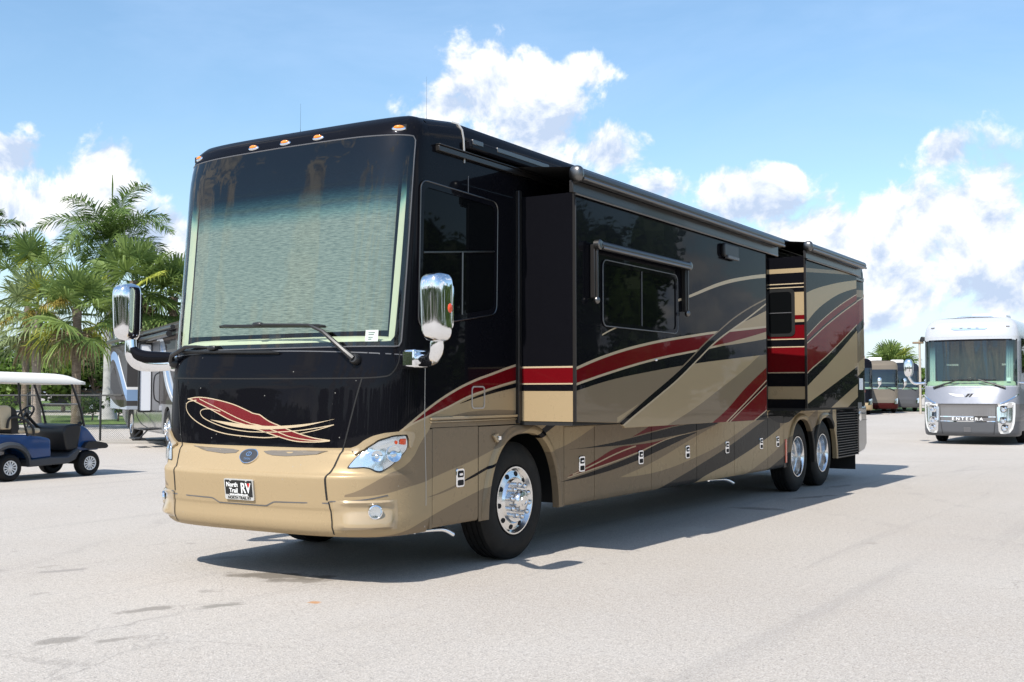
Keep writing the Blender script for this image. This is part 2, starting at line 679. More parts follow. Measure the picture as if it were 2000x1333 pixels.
class Cap:
    """rounded coach front: centre profile YC(z), half width HW(z), squareness NTAB(z), ends at y = YE"""
    def __init__(self, YC, HW, NTAB, YE=0.97):
        self.YC, self.HW, self.NTAB, self.YE = YC, HW, NTAB, YE
        self.T, self.S = [], []
        acc, prev = 0.0, None
        for i in range(801):
            t = PI / 2 * i / 800
            q = self.plan(t, 1.275, 0.6, 3.4)
            if prev:
                acc += math.hypot(q[0] - prev[0], q[1] - prev[1])
            prev = q
            self.T.append(t)
            self.S.append(acc)
        self.SE = acc

    @staticmethod
    def plan(t, w, d, n):
        s, c = math.sin(t), math.cos(t)
        return (math.copysign(abs(s) ** (2 / n), s) * w, d * (1 - abs(c) ** (2 / n)))

    def t_of(self, s):
        a = abs(s)
        if a >= self.SE:
            return math.copysign(PI / 2, s)
        i = bisect.bisect_left(self.S, a)
        if i == 0:
            return 0.0
        f = (a - self.S[i - 1]) / (self.S[i] - self.S[i - 1] + 1e-12)
        return math.copysign(self.T[i - 1] + f * (self.T[i] - self.T[i - 1]), s)

    def p(self, s, z):
        y0 = tab(self.YC, z)
        x, y = self.plan(self.t_of(s), tab(self.HW, z), self.YE - y0, tab(self.NTAB, z))
        return Vector((x, y0 + y, z))

    def n(self, s, z):
        e = 0.012
        a = self.p(s + e, z) - self.p(s - e, z)
        b = self.p(s, z + e) - self.p(s, z - e)
        v = a.cross(b)
        return v.normalized() if v.length > 1e-9 else Vector((0, -1, 0))

    def at(self, s, z, off=0.0):
        return self.p(s, z) + self.n(s, z) * off

    def patch(self, name, outline, off, mats, parent, step=0.07, thick=0.0, fn=None):
        bm = bmesh.new()
        vs_ = [bm.verts.new((a, 0, b)) for a, b in outline]
        bm.faces.new(vs_)
        bmesh.ops.triangulate(bm, faces=bm.faces[:])
        a0, a1 = min(q[0] for q in outline), max(q[0] for q in outline)
        b0, b1 = min(q[1] for q in outline), max(q[1] for q in outline)
        for ax, lo, hi in ((0, a0, a1), (2, b0, b1)):
            k = math.ceil((hi - lo) / step)
            for i in range(1, k):
                co = [0, 0, 0]
                no = [0, 0, 0]
                co[ax] = lo + (hi - lo) * i / k
                no[ax] = 1
                bmesh.ops.bisect_plane(bm, geom=bm.verts[:] + bm.edges[:] + bm.faces[:], plane_co=co, plane_no=no, dist=1e-5)
        if thick:
            r = bmesh.ops.extrude_face_region(bm, geom=bm.faces[:])
            for v in r['geom']:
                if isinstance(v, bmesh.types.BMVert):
                    v.co.y = 1.0
        for v in bm.verts:
            o = off if v.co.y < 0.5 else off - thick
            o += fn(v.co.x, v.co.z) if fn else 0.0
            v.co = self.at(v.co.x, v.co.z, o)
        bmesh.ops.recalc_face_normals(bm, faces=bm.faces[:])
        f0 = bm.faces[:]
        if not thick and f0:
            s = sum((f.normal.y for f in f0))
            if s > 0:
                bmesh.ops.reverse_faces(bm, faces=f0)
        me = bpy.data.meshes.new(name)
        bm.to_mesh(me)
        bm.free()
        me.polygons.foreach_set('use_smooth', [True] * len(me.polygons))
        me.set_sharp_from_angle(angle=rad(40))
        return link_mesh(name, me, mats, parent)

    def ribbon(self, name, pts, w, off, mat, parent, n=6):
        c = spline(pts, n) if n > 1 else [Vector(q) for q in pts]
        mb = MB()
        rows = []
        for i, q in enumerate(c):
            t = (c[min(i + 1, len(c) - 1)] - c[max(i - 1, 0)])
            t = t.normalized() if t.length > 1e-9 else Vector((1, 0))
            nn = Vector((-t.y, t.x))
            ww = w(i / (len(c) - 1)) if callable(w) else w
            for sgn in (-1, 1):
                k = q + nn * ww * 0.5 * sgn
                rows.append(self.at(k.x, k.y, off))
        mb.grid(lambda i, j: rows[j * 2 + i], 2, len(c))
        return mb.build(name, mat, parent, fixn=False)

# ================================================================== ground and setting
def ground_material():
    m = principled('pale_asphalt', (0.4, 0.38, 0.35), 0.85, spec=0.25)
    g, b = graph(m)
    tc = g.node('ShaderNodeTexCoord')
    v = tc.outputs['Object']
    big = g.noise(v, 0.22, 5, 0.6)
    mid = g.noise(v, 1.7, 5, 0.6)
    grit = g.noise(v, 34, 5, 0.8)
    fine = g.noise(v, 75, 3, 0.75)
    base = g.mix(g.maprange(big, 0.35, 0.68), (0.405, 0.360, 0.312), (0.458, 0.418, 0.370))
    base = g.mix(g.maprange(mid, 0.45, 0.75, 0.0, 0.28), base, (0.42, 0.39, 0.36))
    base = g.mix(g.maprange(grit, 0.50, 0.62, 0.0, 0.55), base, (0.27, 0.25, 0.23))
    base = g.mix(g.maprange(fine, 0.54, 0.63, 0.0, 0.65), base, (0.19, 0.18, 0.165))
    base = g.mix(g.maprange(fine, 0.36, 0.45, 0.7, 0.0), base, (0.64, 0.60, 0.55))
    peb = g.noise(v, 19, 3, 0.7)
    base = g.mix(g.maprange(peb, 0.55, 0.66, 0.0, 0.34), base, (0.25, 0.23, 0.21))
    base = g.mix(g.maprange(peb, 0.34, 0.44, 0.30, 0.0), base, (0.60, 0.56, 0.51))
    # loose dark chips
    vo = g.node('ShaderNodeTexVoronoi')
    g.l.new(v, vo.inputs['Vector'])
    vo.inputs['Scale'].default_value = 16
    chips = g.math('LESS_THAN', vo.outputs['Distance'], g.maprange(g.noise(v, 7, 2), 0.45, 0.7, 0.0, 0.16))
    base = g.mix(g.math('MULTIPLY', chips, 0.65), base, (0.14, 0.13, 0.12))
    # rolled-out wear lines along the lane and long faint tyre scuffs
    lane = g.noise(g.mapping(v, (2.2, 0.07, 1), rot=(0, 0, rad(-24))), 1.0, 5, 0.6)
    base = g.mix(g.maprange(lane, 0.58, 0.68, 0.0, 0.22), base, (0.25, 0.235, 0.22))
    lane2 = g.noise(g.mapping(v, (5.0, 0.16, 1), rot=(0, 0, rad(8))), 1.0, 6, 0.65)
    base = g.mix(g.maprange(lane2, 0.62, 0.72, 0.0, 0.25), base, (0.22, 0.21, 0.20))
    # hairline cracks, wandering and broken
    cr = g.node('ShaderNodeTexVoronoi')
    cr.feature = 'DISTANCE_TO_EDGE'
    cr.inputs['Scale'].default_value = 0.16
    nz = g.node('ShaderNodeTexNoise')
    g.l.new(v, nz.inputs['Vector'])
    nz.inputs['Scale'].default_value = 0.8
    nz.inputs['Detail'].default_value = 6
    g.l.new(g.vmath('ADD', v, g.vmath('SCALE', nz.outputs['Color'], 1.8)), cr.inputs['Vector'])
    crk = g.math('MULTIPLY', g.maprange(cr.outputs['Distance'], 0.0008, 0.0032, 0.32, 0.0), g.maprange(big, 0.50, 0.64))
    base = g.mix(crk, base, (0.17, 0.155, 0.14))
    # curved tyre scrub marks
    for cx_, cy_, R0 in ((9.5, 14.0, 7.4), (9.5, 14.0, 9.5), (-16.0, -6.0, 15.0)):
        dq = g.vmath('DISTANCE', g.mapping(v, (1, 1, 0)), (cx_, cy_, 0))
        tr = g.math('ABSOLUTE', g.math('SUBTRACT', dq, R0))
        tm = g.math('MULTIPLY', g.maprange(tr, 0.05, 0.16, 0.20, 0.0), g.maprange(mid, 0.42, 0.62))
        base = g.mix(tm, base, (0.22, 0.20, 0.18))
    # small oil spots here and there
    oil = g.noise(g.mapping(v, (1, 1, 1), loc=(7, 3, 0)), 2.3, 3, 0.5)
    base = g.mix(g.maprange(oil, 0.69, 0.76, 0.0, 0.45), base, (0.20, 0.185, 0.165))
    # spills with a shape of their own: x, y, half sizes, turn, colour, strength
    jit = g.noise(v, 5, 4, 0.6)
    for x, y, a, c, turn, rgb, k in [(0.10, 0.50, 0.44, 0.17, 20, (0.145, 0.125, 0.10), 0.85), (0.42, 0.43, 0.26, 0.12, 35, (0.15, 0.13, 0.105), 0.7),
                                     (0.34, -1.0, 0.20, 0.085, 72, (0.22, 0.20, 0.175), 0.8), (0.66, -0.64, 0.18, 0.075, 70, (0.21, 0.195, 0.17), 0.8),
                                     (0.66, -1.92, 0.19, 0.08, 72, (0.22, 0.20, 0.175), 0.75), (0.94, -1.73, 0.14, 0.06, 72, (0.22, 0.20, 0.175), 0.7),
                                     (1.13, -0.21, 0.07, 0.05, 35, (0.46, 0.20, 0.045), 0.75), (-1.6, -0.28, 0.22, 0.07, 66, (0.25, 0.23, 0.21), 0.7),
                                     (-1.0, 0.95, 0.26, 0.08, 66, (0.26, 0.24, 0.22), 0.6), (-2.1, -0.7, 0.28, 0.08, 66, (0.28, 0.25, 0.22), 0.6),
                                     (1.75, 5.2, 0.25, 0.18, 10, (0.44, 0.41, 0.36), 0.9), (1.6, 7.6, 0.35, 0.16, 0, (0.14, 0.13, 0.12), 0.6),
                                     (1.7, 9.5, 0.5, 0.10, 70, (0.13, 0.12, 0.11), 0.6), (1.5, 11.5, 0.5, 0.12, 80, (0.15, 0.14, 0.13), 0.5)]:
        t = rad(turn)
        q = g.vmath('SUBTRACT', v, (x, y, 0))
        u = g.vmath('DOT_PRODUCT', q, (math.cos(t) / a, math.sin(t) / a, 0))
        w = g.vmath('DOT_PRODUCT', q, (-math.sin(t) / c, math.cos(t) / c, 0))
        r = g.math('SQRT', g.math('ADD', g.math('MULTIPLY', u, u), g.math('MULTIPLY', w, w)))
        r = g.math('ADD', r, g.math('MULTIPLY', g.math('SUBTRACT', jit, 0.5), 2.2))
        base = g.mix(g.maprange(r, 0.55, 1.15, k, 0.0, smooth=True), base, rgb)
    g.l.new(base, b.inputs['Base Color'])
    bn = g.node('ShaderNodeBump')
    bn.inputs['Strength'].default_value = 0.55
    bn.inputs['Distance'].default_value = 0.012
    g.l.new(g.math('ADD', grit, g.math('MULTIPLY', fine, 0.7)), bn.inputs['Height'])
    g.l.new(bn.outputs[0], b.inputs['Normal'])
    return m


M['ground'] = ground_material()
mb = MB()
mb.grid(lambda i, j: (-700 + i * 100, -700 + j * 100, 0.0), 15, 15)
tag(mb.build('ground', M['ground'], smooth=False), kind='structure')

M['grass'] = vary(principled('mown_grass', (0.07, 0.12, 0.02), 0.9), (0.055, 0.10, 0.014), (0.13, 0.19, 0.035), 3, (1, 1, 1), 6, 0.8, 30)


def sheet(name, pts, z, mat):
    o = MB().add([(x, y, z) for x, y in pts], [tuple(range(len(pts)))]).build(name, mat, smooth=False)
    return tag(o, kind='structure')


dx, dy = 0.85, 0.527
sheet('grass_verge', [(-39.7 - 30 * dx, 24.3 - 30 * dy), (-34.9 + 16 * dx, 27.4 + 16 * dy), (-50.8 + 22 * dx, 40.3 + 22 * dy), (-54.9 - 34 * dx, 37.7 - 34 * dy)], 0.012, M['grass'])
sheet('grass_field', [(-72 - 60 * dx, 52 - 60 * dy), (-72 + 60 * dx, 52 + 60 * dy), (-140 + 60 * dx, 120 + 60 * dy), (-140 - 60 * dx, 120 - 60 * dy)], 0.010, M['grass'])
sheet('grass_strip', [(-13.2, 80), (-8.5, 84), (-8.0, 100), (-30, 100)], 0.012, M['grass'])

# ================================================================== main motorhome (front at y~0.2, driver side +x)
CAP = Cap([(.38, .285), (.41, .24), (.46, .215), (.58, .212), (.60, .204), (.83, .174), (.85, .184), (.865, .212), (1.01, .30), (1.03, .33), (1.06, .335), (1.6, .366), (1.84, .42), (3.38, .60), (3.54, .63), (3.62, .68), (3.68, .76), (3.713, .86), (3.73, .95)],
          [(.38, 1.235), (.42, 1.262), (.50, 1.275), (3.30, 1.275), (3.45, 1.272), (3.55, 1.264), (3.61, 1.248), (3.665, 1.218), (3.70, 1.165), (3.73, 1.06)],
          [(.9, 3.4), (1.1, 4.3), (3.3, 4.3), (3.56, 3.8)])
RV = empty('motorhome')
tag(RV, 'large black and tan motorhome with red swooshes, parked across the foreground', 'motorhome')
W = 1.275
LEN = 14.1
XS = 1.86

# ---- paint schemes traced on the side planes (y along the coach, z up)
a_top = [(0.60, 1.16), (0.682, 1.218), (0.917, 1.338), (1.221, 1.464), (1.563, 1.57), (1.902, 1.646), (2.256, 1.721), (3.0, 1.84), (14.2, 2.4)]
a_bot = [(0.60, 1.16), (0.686, 1.214), (0.918, 1.282), (1.198, 1.355), (1.538, 1.452), (1.743, 1.492), (2.256, 1.58), (3.0, 1.68)]
a_blk = [(1.39, 1.387), (1.822, 1.463), (2.256, 1.522), (3.0, 1.60)]
a_blkT = [(1.39, 1.390), (1.743, 1.475), (2.256, 1.563), (3.0, 1.66)]
front_edge = [(0.0, 1.05), (0.36, 1.052), (0.40, 1.062), (0.45, 1.095), (0.52, 1.145), (0.60, 1.175), (0.66, 1.20), (0.70, 1.225)]
side_stripes = [
    (4.0, front_edge, BLACK),
    (None, a_top, BLACK),
    (a_top, a_bot, RED),
    (*band(a_top, 0.022), PIN), (*band(a_bot, 0.016), PIN),
    (a_blkT, a_blk, BLACK),
    # lower swoops, front
    ([(0.30, 0.695), (0.42, 0.80), (0.52, 0.86), (0.64, 0.90), (0.76, 0.98), (0.86, 1.10), (0.97, 1.19), (1.0, 1.24), (3.2, 1.24)], [(0.30, 0.69), (0.42, 0.70), (0.52, 0.715), (0.664, 0.745), (0.914, 0.78), (1.004, 0.801), (1.654, 0.929), (1.849, 0.977), (2.643, 1.205), (2.782, 1.236), (3.2, 1.24)], TAUPE),
    ([(0.50, 0.38), (0.634, 0.40), (0.904, 0.477), (1.115, 0.533), (1.642, 0.646), (1.771, 0.672), (2.2, 0.76)], None, TAUPE),
    ([(0.947, 0.656), (1.114, 0.682), (1.466, 0.758)], [(0.947, 0.652), (1.114, 0.668), (1.466, 0.737)], TAUPE),
    ([(1.43, 0.748), (1.48, 0.763), (1.891, 0.872), (2.0, 0.90)], [(1.43, 0.742), (1.48, 0.748), (1.891, 0.846), (2.0, 0.87)], BLACK),
    ([(2.50, 1.03), (2.658, 1.112), (2.971, 1.245), (3.2, 1.34)], [(2.50, 0.98), (2.72, 1.075), (3.133, 1.226), (3.2, 1.25)], BLACK),
    # lower swoops, middle
    ([(2.80, 0.92), (2.89, 0.931), (3.132, 0.968), (3.753, 1.137), (4.1, 1.24), (9.6, 1.24)], None, TAUPE),
    ([(4.333, 0.598), (5.079, 0.702), (6.324, 0.948), (7.03, 1.084), (7.7, 1.22), (9.7, 1.24)], [(4.333, 0.594), (4.763, 0.585), (5.406, 0.607), (6.361, 0.707), (6.978, 0.797), (7.596, 0.923), (8.5, 1.11), (9.7, 1.235)], TAN),
    ([(6.20, 0.36), (6.334, 0.407), (7.588, 0.603), (8.916, 0.86), (9.632, 1.035), (10.4, 1.235)], None, TAN),
    ([(7.85, 0.36), (8.087, 0.412), (8.908, 0.582), (9.748, 0.812), (10.6, 1.06), (11.2, 1.22)], None, TAUPE),
    ([(8.65, 0.36), (8.902, 0.416), (9.555, 0.561), (10.6, 0.83), (11.6, 1.10), (12.0, 1.22)], None, CHAR),
    ([(5.05, 0.36), (5.293, 0.406), (6.338, 0.588), (7.593, 0.83), (8.586, 1.06), (9.396, 1.238)], [(5.05, 0.34), (6.20, 0.36), (6.334, 0.407), (7.588, 0.603), (8.916, 0.86), (9.396, 0.975)], CHAR),
    ([(8.9, 1.20), (9.396, 1.30), (10.6, 1.30)], [(8.9, 1.14), (9.632, 1.035), (10.2, 1.16), (10.6, 1.24)], BLACK),
    ([(3.239, 0.933), (3.75, 0.941), (4.7, 1.003), (5.302, 1.052), (5.916, 1.094), (7.03, 1.13)], [(3.239, 0.931), (3.75, 0.928), (4.632, 0.932), (5.118, 0.955), (6.367, 1.021), (7.03, 1.088)], BLACK),
    ([(4.633, 1.01), (5.013, 1.102), (5.2, 1.16), (5.916, 1.16)], [(4.633, 1.005), (4.75, 1.018), (5.302, 1.064), (5.916, 1.106)], RED),
    ([(3.197, 0.670), (3.749, 0.794), (4.272, 0.906), (4.699, 0.917), (5.118, 0.928), (5.525, 0.955)], [(3.197, 0.668), (3.749, 0.725), (4.732, 0.839), (5.118, 0.898), (5.525, 0.953)], RED),
    (*band([(3.3, 0.685), (3.749, 0.76), (4.272, 0.85), (4.699, 0.905)], 0.014), PIN),
    (*band([(3.20, 0.664), (3.749, 0.717), (4.732, 0.831), (5.118, 0.89), (5.525, 0.95), (6.2, 0.995)], 0.010), PIN),
    ([(3.076, 0.632), (3.749, 0.697), (4.732, 0.817), (5.524, 0.943), (6.367, 1.005)], [(3.076, 0.63), (3.748, 0.652), (4.731, 0.747), (5.116, 0.803), (6.367, 0.998)], BLACK),
    # rear corner panels, above the louvres
    ([(11.2, 2.4), (12.6, 2.8), (14.2, 3.2)], [(11.2, 1.9), (12.6, 2.35), (14.2, 2.85)], RED),
    ([(11.2, 3.05), (12.6, 3.2), (14.2, 3.3)], [(11.2, 2.85), (12.6, 3.05), (14.2, 3.18)], TAUPE),
    ([(11.2, 1.75), (12.6, 2.2), (14.2, 2.7)], [(11.2, 1.4), (12.6, 1.75), (14.2, 2.15)], TAUPE),
    ([(12.2, 1.30), (12.6, 1.45), (14.2, 1.95)], 1.0, BLACK),
    (*band([(11.2, 2.42), (12.6, 2.82), (14.2, 3.22)], 0.02), PIN),
]
M['side'] = paint('coach_side_paint', TAN, side_stripes, (0.0, 14.2), (0.0, 4.0))


def bug_specks(m):
    g, b = graph(m)
    src = b.inputs['Base Color'].links[0].from_socket
    tc = g.node('ShaderNodeTexCoord')
    vo = g.node('ShaderNodeTexVoronoi')
    g.l.new(tc.outputs['Object'], vo.inputs['Vector'])
    vo.inputs['Scale'].default_value = 9.0
    sp = g.node('ShaderNodeSeparateXYZ')
    g.l.new(tc.outputs['Object'], sp.inputs[0])
    f = g.math('MULTIPLY', g.math('LESS_THAN', vo.outputs['Distance'], 0.045), g.math('LESS_THAN', sp.outputs[1], 0.62))
    g.l.new(g.mix(g.math('MULTIPLY', f, 0.6), src, (0.34, 0.33, 0.30)), b.inputs['Base Color'])


bug_specks(M['side'])

s_r1T = [(2.2, 1.66), (2.306, 1.687), (2.922, 1.821), (3.812, 1.961), (4.843, 2.077), (5.545, 2.148), (6.099, 2.196), (7.3, 2.30)]
s_r1B = [(2.2, 1.53), (2.305, 1.549), (2.921, 1.656), (3.874, 1.799), (5.028, 1.931), (6.049, 2.051), (7.3, 2.195)]
s_bk = [(2.2, 1.475), (2.305, 1.492), (2.92, 1.587), (3.872, 1.69), (5.026, 1.793), (6.045, 1.867), (7.3, 1.955)]
s_DT = [(3.1, 1.19), (3.184, 1.219), (3.805, 1.452), (4.234, 1.605), (4.619, 1.752), (5.265, 2.031), (5.586, 2.152), (6.202, 2.371), (7.3, 2.66)]
s_DB = [(3.1, 1.12), (3.27, 1.187), (3.998, 1.438), (4.475, 1.607), (4.95, 1.803), (5.543, 2.045), (6.452, 2.331), (7.3, 2.61)]
s_tp = [(4.0, 1.10), (4.227, 1.15), (4.829, 1.288), (5.613, 1.509), (6.491, 1.772), (6.874, 1.905), (7.3, 2.03)]
s_r2 = [(5.25, 1.10), (5.402, 1.144), (5.816, 1.274), (6.485, 1.543), (7.3, 1.82)]
slide_stripes = [
    (s_bk, None, TAUPE),
    (s_DB, None, TAN),
    (s_tp, None, TAUPE),
    (s_r2, None, RED),
    (*band([(5.75, 1.11), (5.813, 1.134), (6.481, 1.371), (7.3, 1.67)], 0.016), PIN),
    ([(5.75, 1.10), (5.83, 1.125), (6.5, 1.355), (7.3, 1.65)], [(5.75, 1.08), (5.876, 1.132), (6.5, 1.34), (7.3, 1.615)], BLACK),
    (*band([(5.80, 1.10), (5.90, 1.132), (6.5, 1.335), (7.3, 1.605)], 0.012), PIN),
    ([(6.6, 1.10), (6.756, 1.145), (7.3, 1.29)], None, BLACK),
    (*band([(6.6, 1.10), (6.756, 1.145), (7.3, 1.29)], 0.014), PIN),
    ([(2.9, 1.19), (2.986, 1.216), (3.495, 1.353), (3.902, 1.475), (4.2, 1.58)], s_DT, TAN),
    (None, s_bk, BLACK),
    (s_r1T, s_r1B, RED),
    ([(5.55, 2.12), (5.764, 2.175), (6.5, 2.33), (7.3, 2.515)], [(5.55, 2.155), (6.099, 2.20), (7.3, 2.305)], TAN),
    (*band(s_r1T, 0.026), PIN), (*band(s_r1B, 0.022), PIN),
    ([(5.55, 2.0), (6.05, 2.065), (7.3, 2.245)], [(5.55, 1.99), (6.05, 2.03), (7.3, 2.15)], TAN),
    (s_DT, s_DB, BLACK),
    (*band(s_DT, 0.018), TAUPE), (*band(s_DB, 0.020), PIN),
    ([(4.43, 2.43), (4.768, 2.504), (5.73, 2.73), (6.466, 2.852), (7.3, 2.96)], [(4.43, 2.405), (4.767, 2.474), (5.729, 2.689), (6.465, 2.81), (7.3, 2.912)], PIN),
    (*band([(2.80, 2.0), (3.0, 2.06), (3.337, 2.141)], 0.014), PIN),
]
M['slide'] = paint('slideout_paint', TAN, slide_stripes, (2.2, 7.3), (1.0, 3.5), rough=0.2)
end_stripes = [(None, 1.711, BLACK), (1.711, 1.696, PIN), (1.696, 1.562, RED), (1.562, 1.550, PIN), (1.550, 1.492, BLACK)]
M['slide_end'] = paint('slideout_end_paint', TAN, end_stripes, (0, 1))
s2_stripes = [
    (None, 1.0, BLACK),
    ([(8.7, 3.17), (9.816, 3.243), (11.4, 3.36)], [(8.7, 3.11), (9.8, 3.19), (11.4, 3.30)], TAUPE),
    ([(8.7, 2.80), (8.868, 2.846), (9.806, 3.017), (11.4, 3.225)], [(8.7, 2.36), (8.853, 2.448), (9.796, 2.786), (11.4, 3.10)], TAN),
    ([(8.7, 2.20), (8.845, 2.256), (9.787, 2.584), (11.4, 3.01)], [(8.7, 1.69), (8.825, 1.739), (9.762, 2.009), (11.4, 2.545)], RED),
    (*band([(8.7, 2.13), (8.842, 2.174), (9.782, 2.469), (11.4, 2.91)], 0.03), BLACK),
    (*band([(8.7, 2.11), (8.842, 2.152), (9.782, 2.449), (11.4, 2.89)], 0.016), PIN),
    (*band([(8.7, 1.69), (8.825, 1.739), (9.762, 2.009), (11.4, 2.545)], 0.018), PIN),
    (*band([(8.7, 2.20), (8.845, 2.256), (9.787, 2.584), (11.4, 3.01)], 0.014), PIN),
    ([(8.7, 1.52), (8.819, 1.562), (9.756, 1.866), (11.4, 2.455)], [(8.7, 1.29), (8.809, 1.318), (9.741, 1.523), (11.4, 1.89)], TAN),
    ([(9.6, 1.17), (9.926, 1.259), (11.4, 1.62)], None, TAN),
    ([(10.5, 1.17), (10.8, 1.259), (11.4, 1.42)], None, BLACK),
]
M['slide2'] = paint('rear_slideout_paint', BLACK, s2_stripes, (8.7, 11.4), (1.0, 3.5), rough=0.2)
e2 = [3.181, 3.118, 2.975, 2.965, 2.925, 2.915, 2.851, 2.535, 2.475, 2.439, 2.398, 2.214, 2.200, 2.107, 2.096, 1.754, 1.740, 1.557, 1.385]
e2_stripes = [(3.181, 3.118, TAN), (2.975, 2.962, PIN), (2.925, 2.912, PIN), (2.851, 2.535, TAN), (2.535, 2.475, RED), (2.475, 2.439, TAN), (2.398, 2.214, RED),
              (2.214, 2.200, PIN), (2.107, 2.093, PIN), (2.093, 1.754, RED), (1.754, 1.740, PIN), (1.557, 1.385, TAN)]
M['slide2_end'] = paint('rear_slideout_end_paint', BLACK, e2_stripes, (0, 1))


# ---- body shell: walls and roof behind the cap
def body_shell():
    prof = [(z_, w_) for z_, w_ in ((1.237, W), (3.30, W), (3.45, 1.272), (3.55, 1.264), (3.61, 1.248), (3.665, 1.218), (3.70, 1.165), (3.73, 1.06))]
    right = [(w_, z_) for z_, w_ in prof]
    full = [(W, 1.237), (W, 3.30), (1.274, 3.48), (1.268, 3.60), (1.252, 3.68), (1.215, 3.735), (1.13, 3.768), (1.0, 3.78)]
    sec0 = right + [(0.5, 3.734), (0, 3.735), (-0.5, 3.734)] + [(-x, z) for x, z in reversed(right)]
    sec1 = full + [(0.5, 3.79), (0, 3.792), (-0.5, 3.79)] + [(-x, z) for x, z in reversed(full)]
    ys = [CAP.YE, 1.45, 5, 8, 11, 13.6, 13.95, LEN - 0.03, LEN]
    mb = MB()

    def f(i, j):
        x, z = (sec0 if j == 0 else sec1)[i]
        y = ys[j]
        if j >= 7:
            k = 0.985 if j == 7 else 0.95
            x *= k
            z = 1.237 + (z - 1.237) * (1 if j < 8 else 0.985)
        return (x, y, z)
    n = len(sec1)
    mb.grid(f, n, len(ys))
    mb.add([f(i, len(ys) - 1) for i in range(n)], [tuple(range(n))])
    mb.add([(-W, CAP.YE, 1.24), (W, CAP.YE, 1.24), (W, LEN, 1.24), (-W, LEN, 1.24)], [(0, 1, 2, 3)])
    return mb.build('body_shell', M['side'], RV)


body_shell()


def front_cap():
    zs = [.38, .39, .40, .41, .43, .46, .50, .54, .575, .585, .598, .603, .64, .70, .76, .82, .832, .842, .85, .857, .864, .88, .92, .96, 1.0, 1.015, 1.03, 1.045, 1.06, 1.1, 1.2, 1.3, 1.4, 1.5, 1.6, 1.7, 1.80, 1.84]
    zu = [1.95, 2.1, 2.25, 2.4, 2.55, 2.7, 2.85, 3.0, 3.15, 3.3, 3.4, 3.46, 3.50]
    zt = [3.52, 3.54, 3.57, 3.595, 3.62, 3.645, 3.68, 3.697, 3.713, 3.722, 3.73]
    zz = zs + zu + zt
    ss = [-CAP.SE + 0.02 * i for i in range(8)]
    ss = [-1.7, -1.638, -1.6, -1.55, -1.5, -1.45, -1.41, -1.375, -1.345, -1.325, -1.295, -1.25, -1.2, -1.15, -1.1, -1.0, -.9, -.75, -.6, -.4, -.2]
    ss = ss + [0] + [-q for q in reversed(ss)]
    mb = MB()

    def wsedge(z):
        return 1.31 + (1.375 - 1.31) * (z - 1.84) / (3.50 - 1.84)

    def skip(i, j):
        zmid = (zz[j] + zz[j + 1]) / 2
        smid = abs(ss[i] + ss[i + 1]) / 2
        return 1.84 < zmid < 3.50 and smid < 1.295
    mb.grid(lambda i, j: CAP.p(ss[i], zz[j]), len(ss), len(zz), skip=skip)
    o = mb.build('front_cap', M['side'], RV, ang=50)
    return o


front_cap()

# windshield
ws_out = round_poly([(-1.315, 1.835), (1.315, 1.835), (1.378, 3.505), (0.76, 3.52), (0, 3.526), (-0.76, 3.52), (-1.378, 3.505)], 0.05)
M['windshield'] = tinted_glass('windshield_glass', (1, 1, 1), 1.5, 0.0, 1.52, (1.84, 3.50, [
    (0.0, (0.87, 0.93, 0.88)), (0.685, (0.86, 0.92, 0.88)), (0.735, (0.42, 0.70, 0.74)), (0.762, (0.10, 0.30, 0.38)), (0.776, (0.05, 0.12, 0.17)), (0.788, (0.15, 0.17, 0.12)), (0.805, (0.03, 0.09, 0.14)), (0.87, (0.006, 0.009, 0.018)), (1.0, (0.004, 0.005, 0.010))]), streak=0.25)
ws = CAP.patch('windshield', ws_out, 0.004, M['windshield'], RV, 0.09)
# black frit band round the glass
mbf = MB()
inn = round_poly([(-1.262, 1.875), (1.245, 1.875), (1.325, 3.44), (0.76, 3.455), (0, 3.46), (-0.76, 3.455), (-1.325, 3.44)], 0.06)
out_pts, in_pts = [], []
NP = 160


def resample(poly, n):
    P = [Vector(q) for q in poly] + [Vector(poly[0])]
    L = [0]
    for a, b in zip(P, P[1:]):
        L.append(L[-1] + (b - a).length)
    r = []
    for i in range(n):
        d = L[-1] * i / n
        k = max(0, min(bisect.bisect_right(L, d) - 1, len(P) - 2))
        r.append(P[k] + (P[k + 1] - P[k]) * ((d - L[k]) / max(L[k + 1] - L[k], 1e-9)))
    return r


ro = resample(ws_out, NP)
ri = resample(inn, NP)
mbf.v = [CAP.at(q.x, q.y, -0.004) for q in ro] + [CAP.at(q.x, q.y, -0.004) for q in ri]
for i in range(NP):
    j = (i + 1) % NP
    mbf.f.append((i, j, NP + j, NP + i))
    mbf.m.append(0)
mbf.build('frit_band', M['blackgloss'], ws, fixn=False)
# slim bright gasket round the glass
ge = resample(ws_out, 200)
mbg = MB()
mbg.tube([CAP.at(q.x, q.y, 0.002) for q in ge] + [CAP.at(ge[0].x, ge[0].y, 0.002)], 0.006, 6, caps=False)
mbg.build('gasket', M['seal'], ws)

# interior behind the glass
M['shade'] = principled('woven_shade', (0.42, 0.46, 0.42), 0.9)


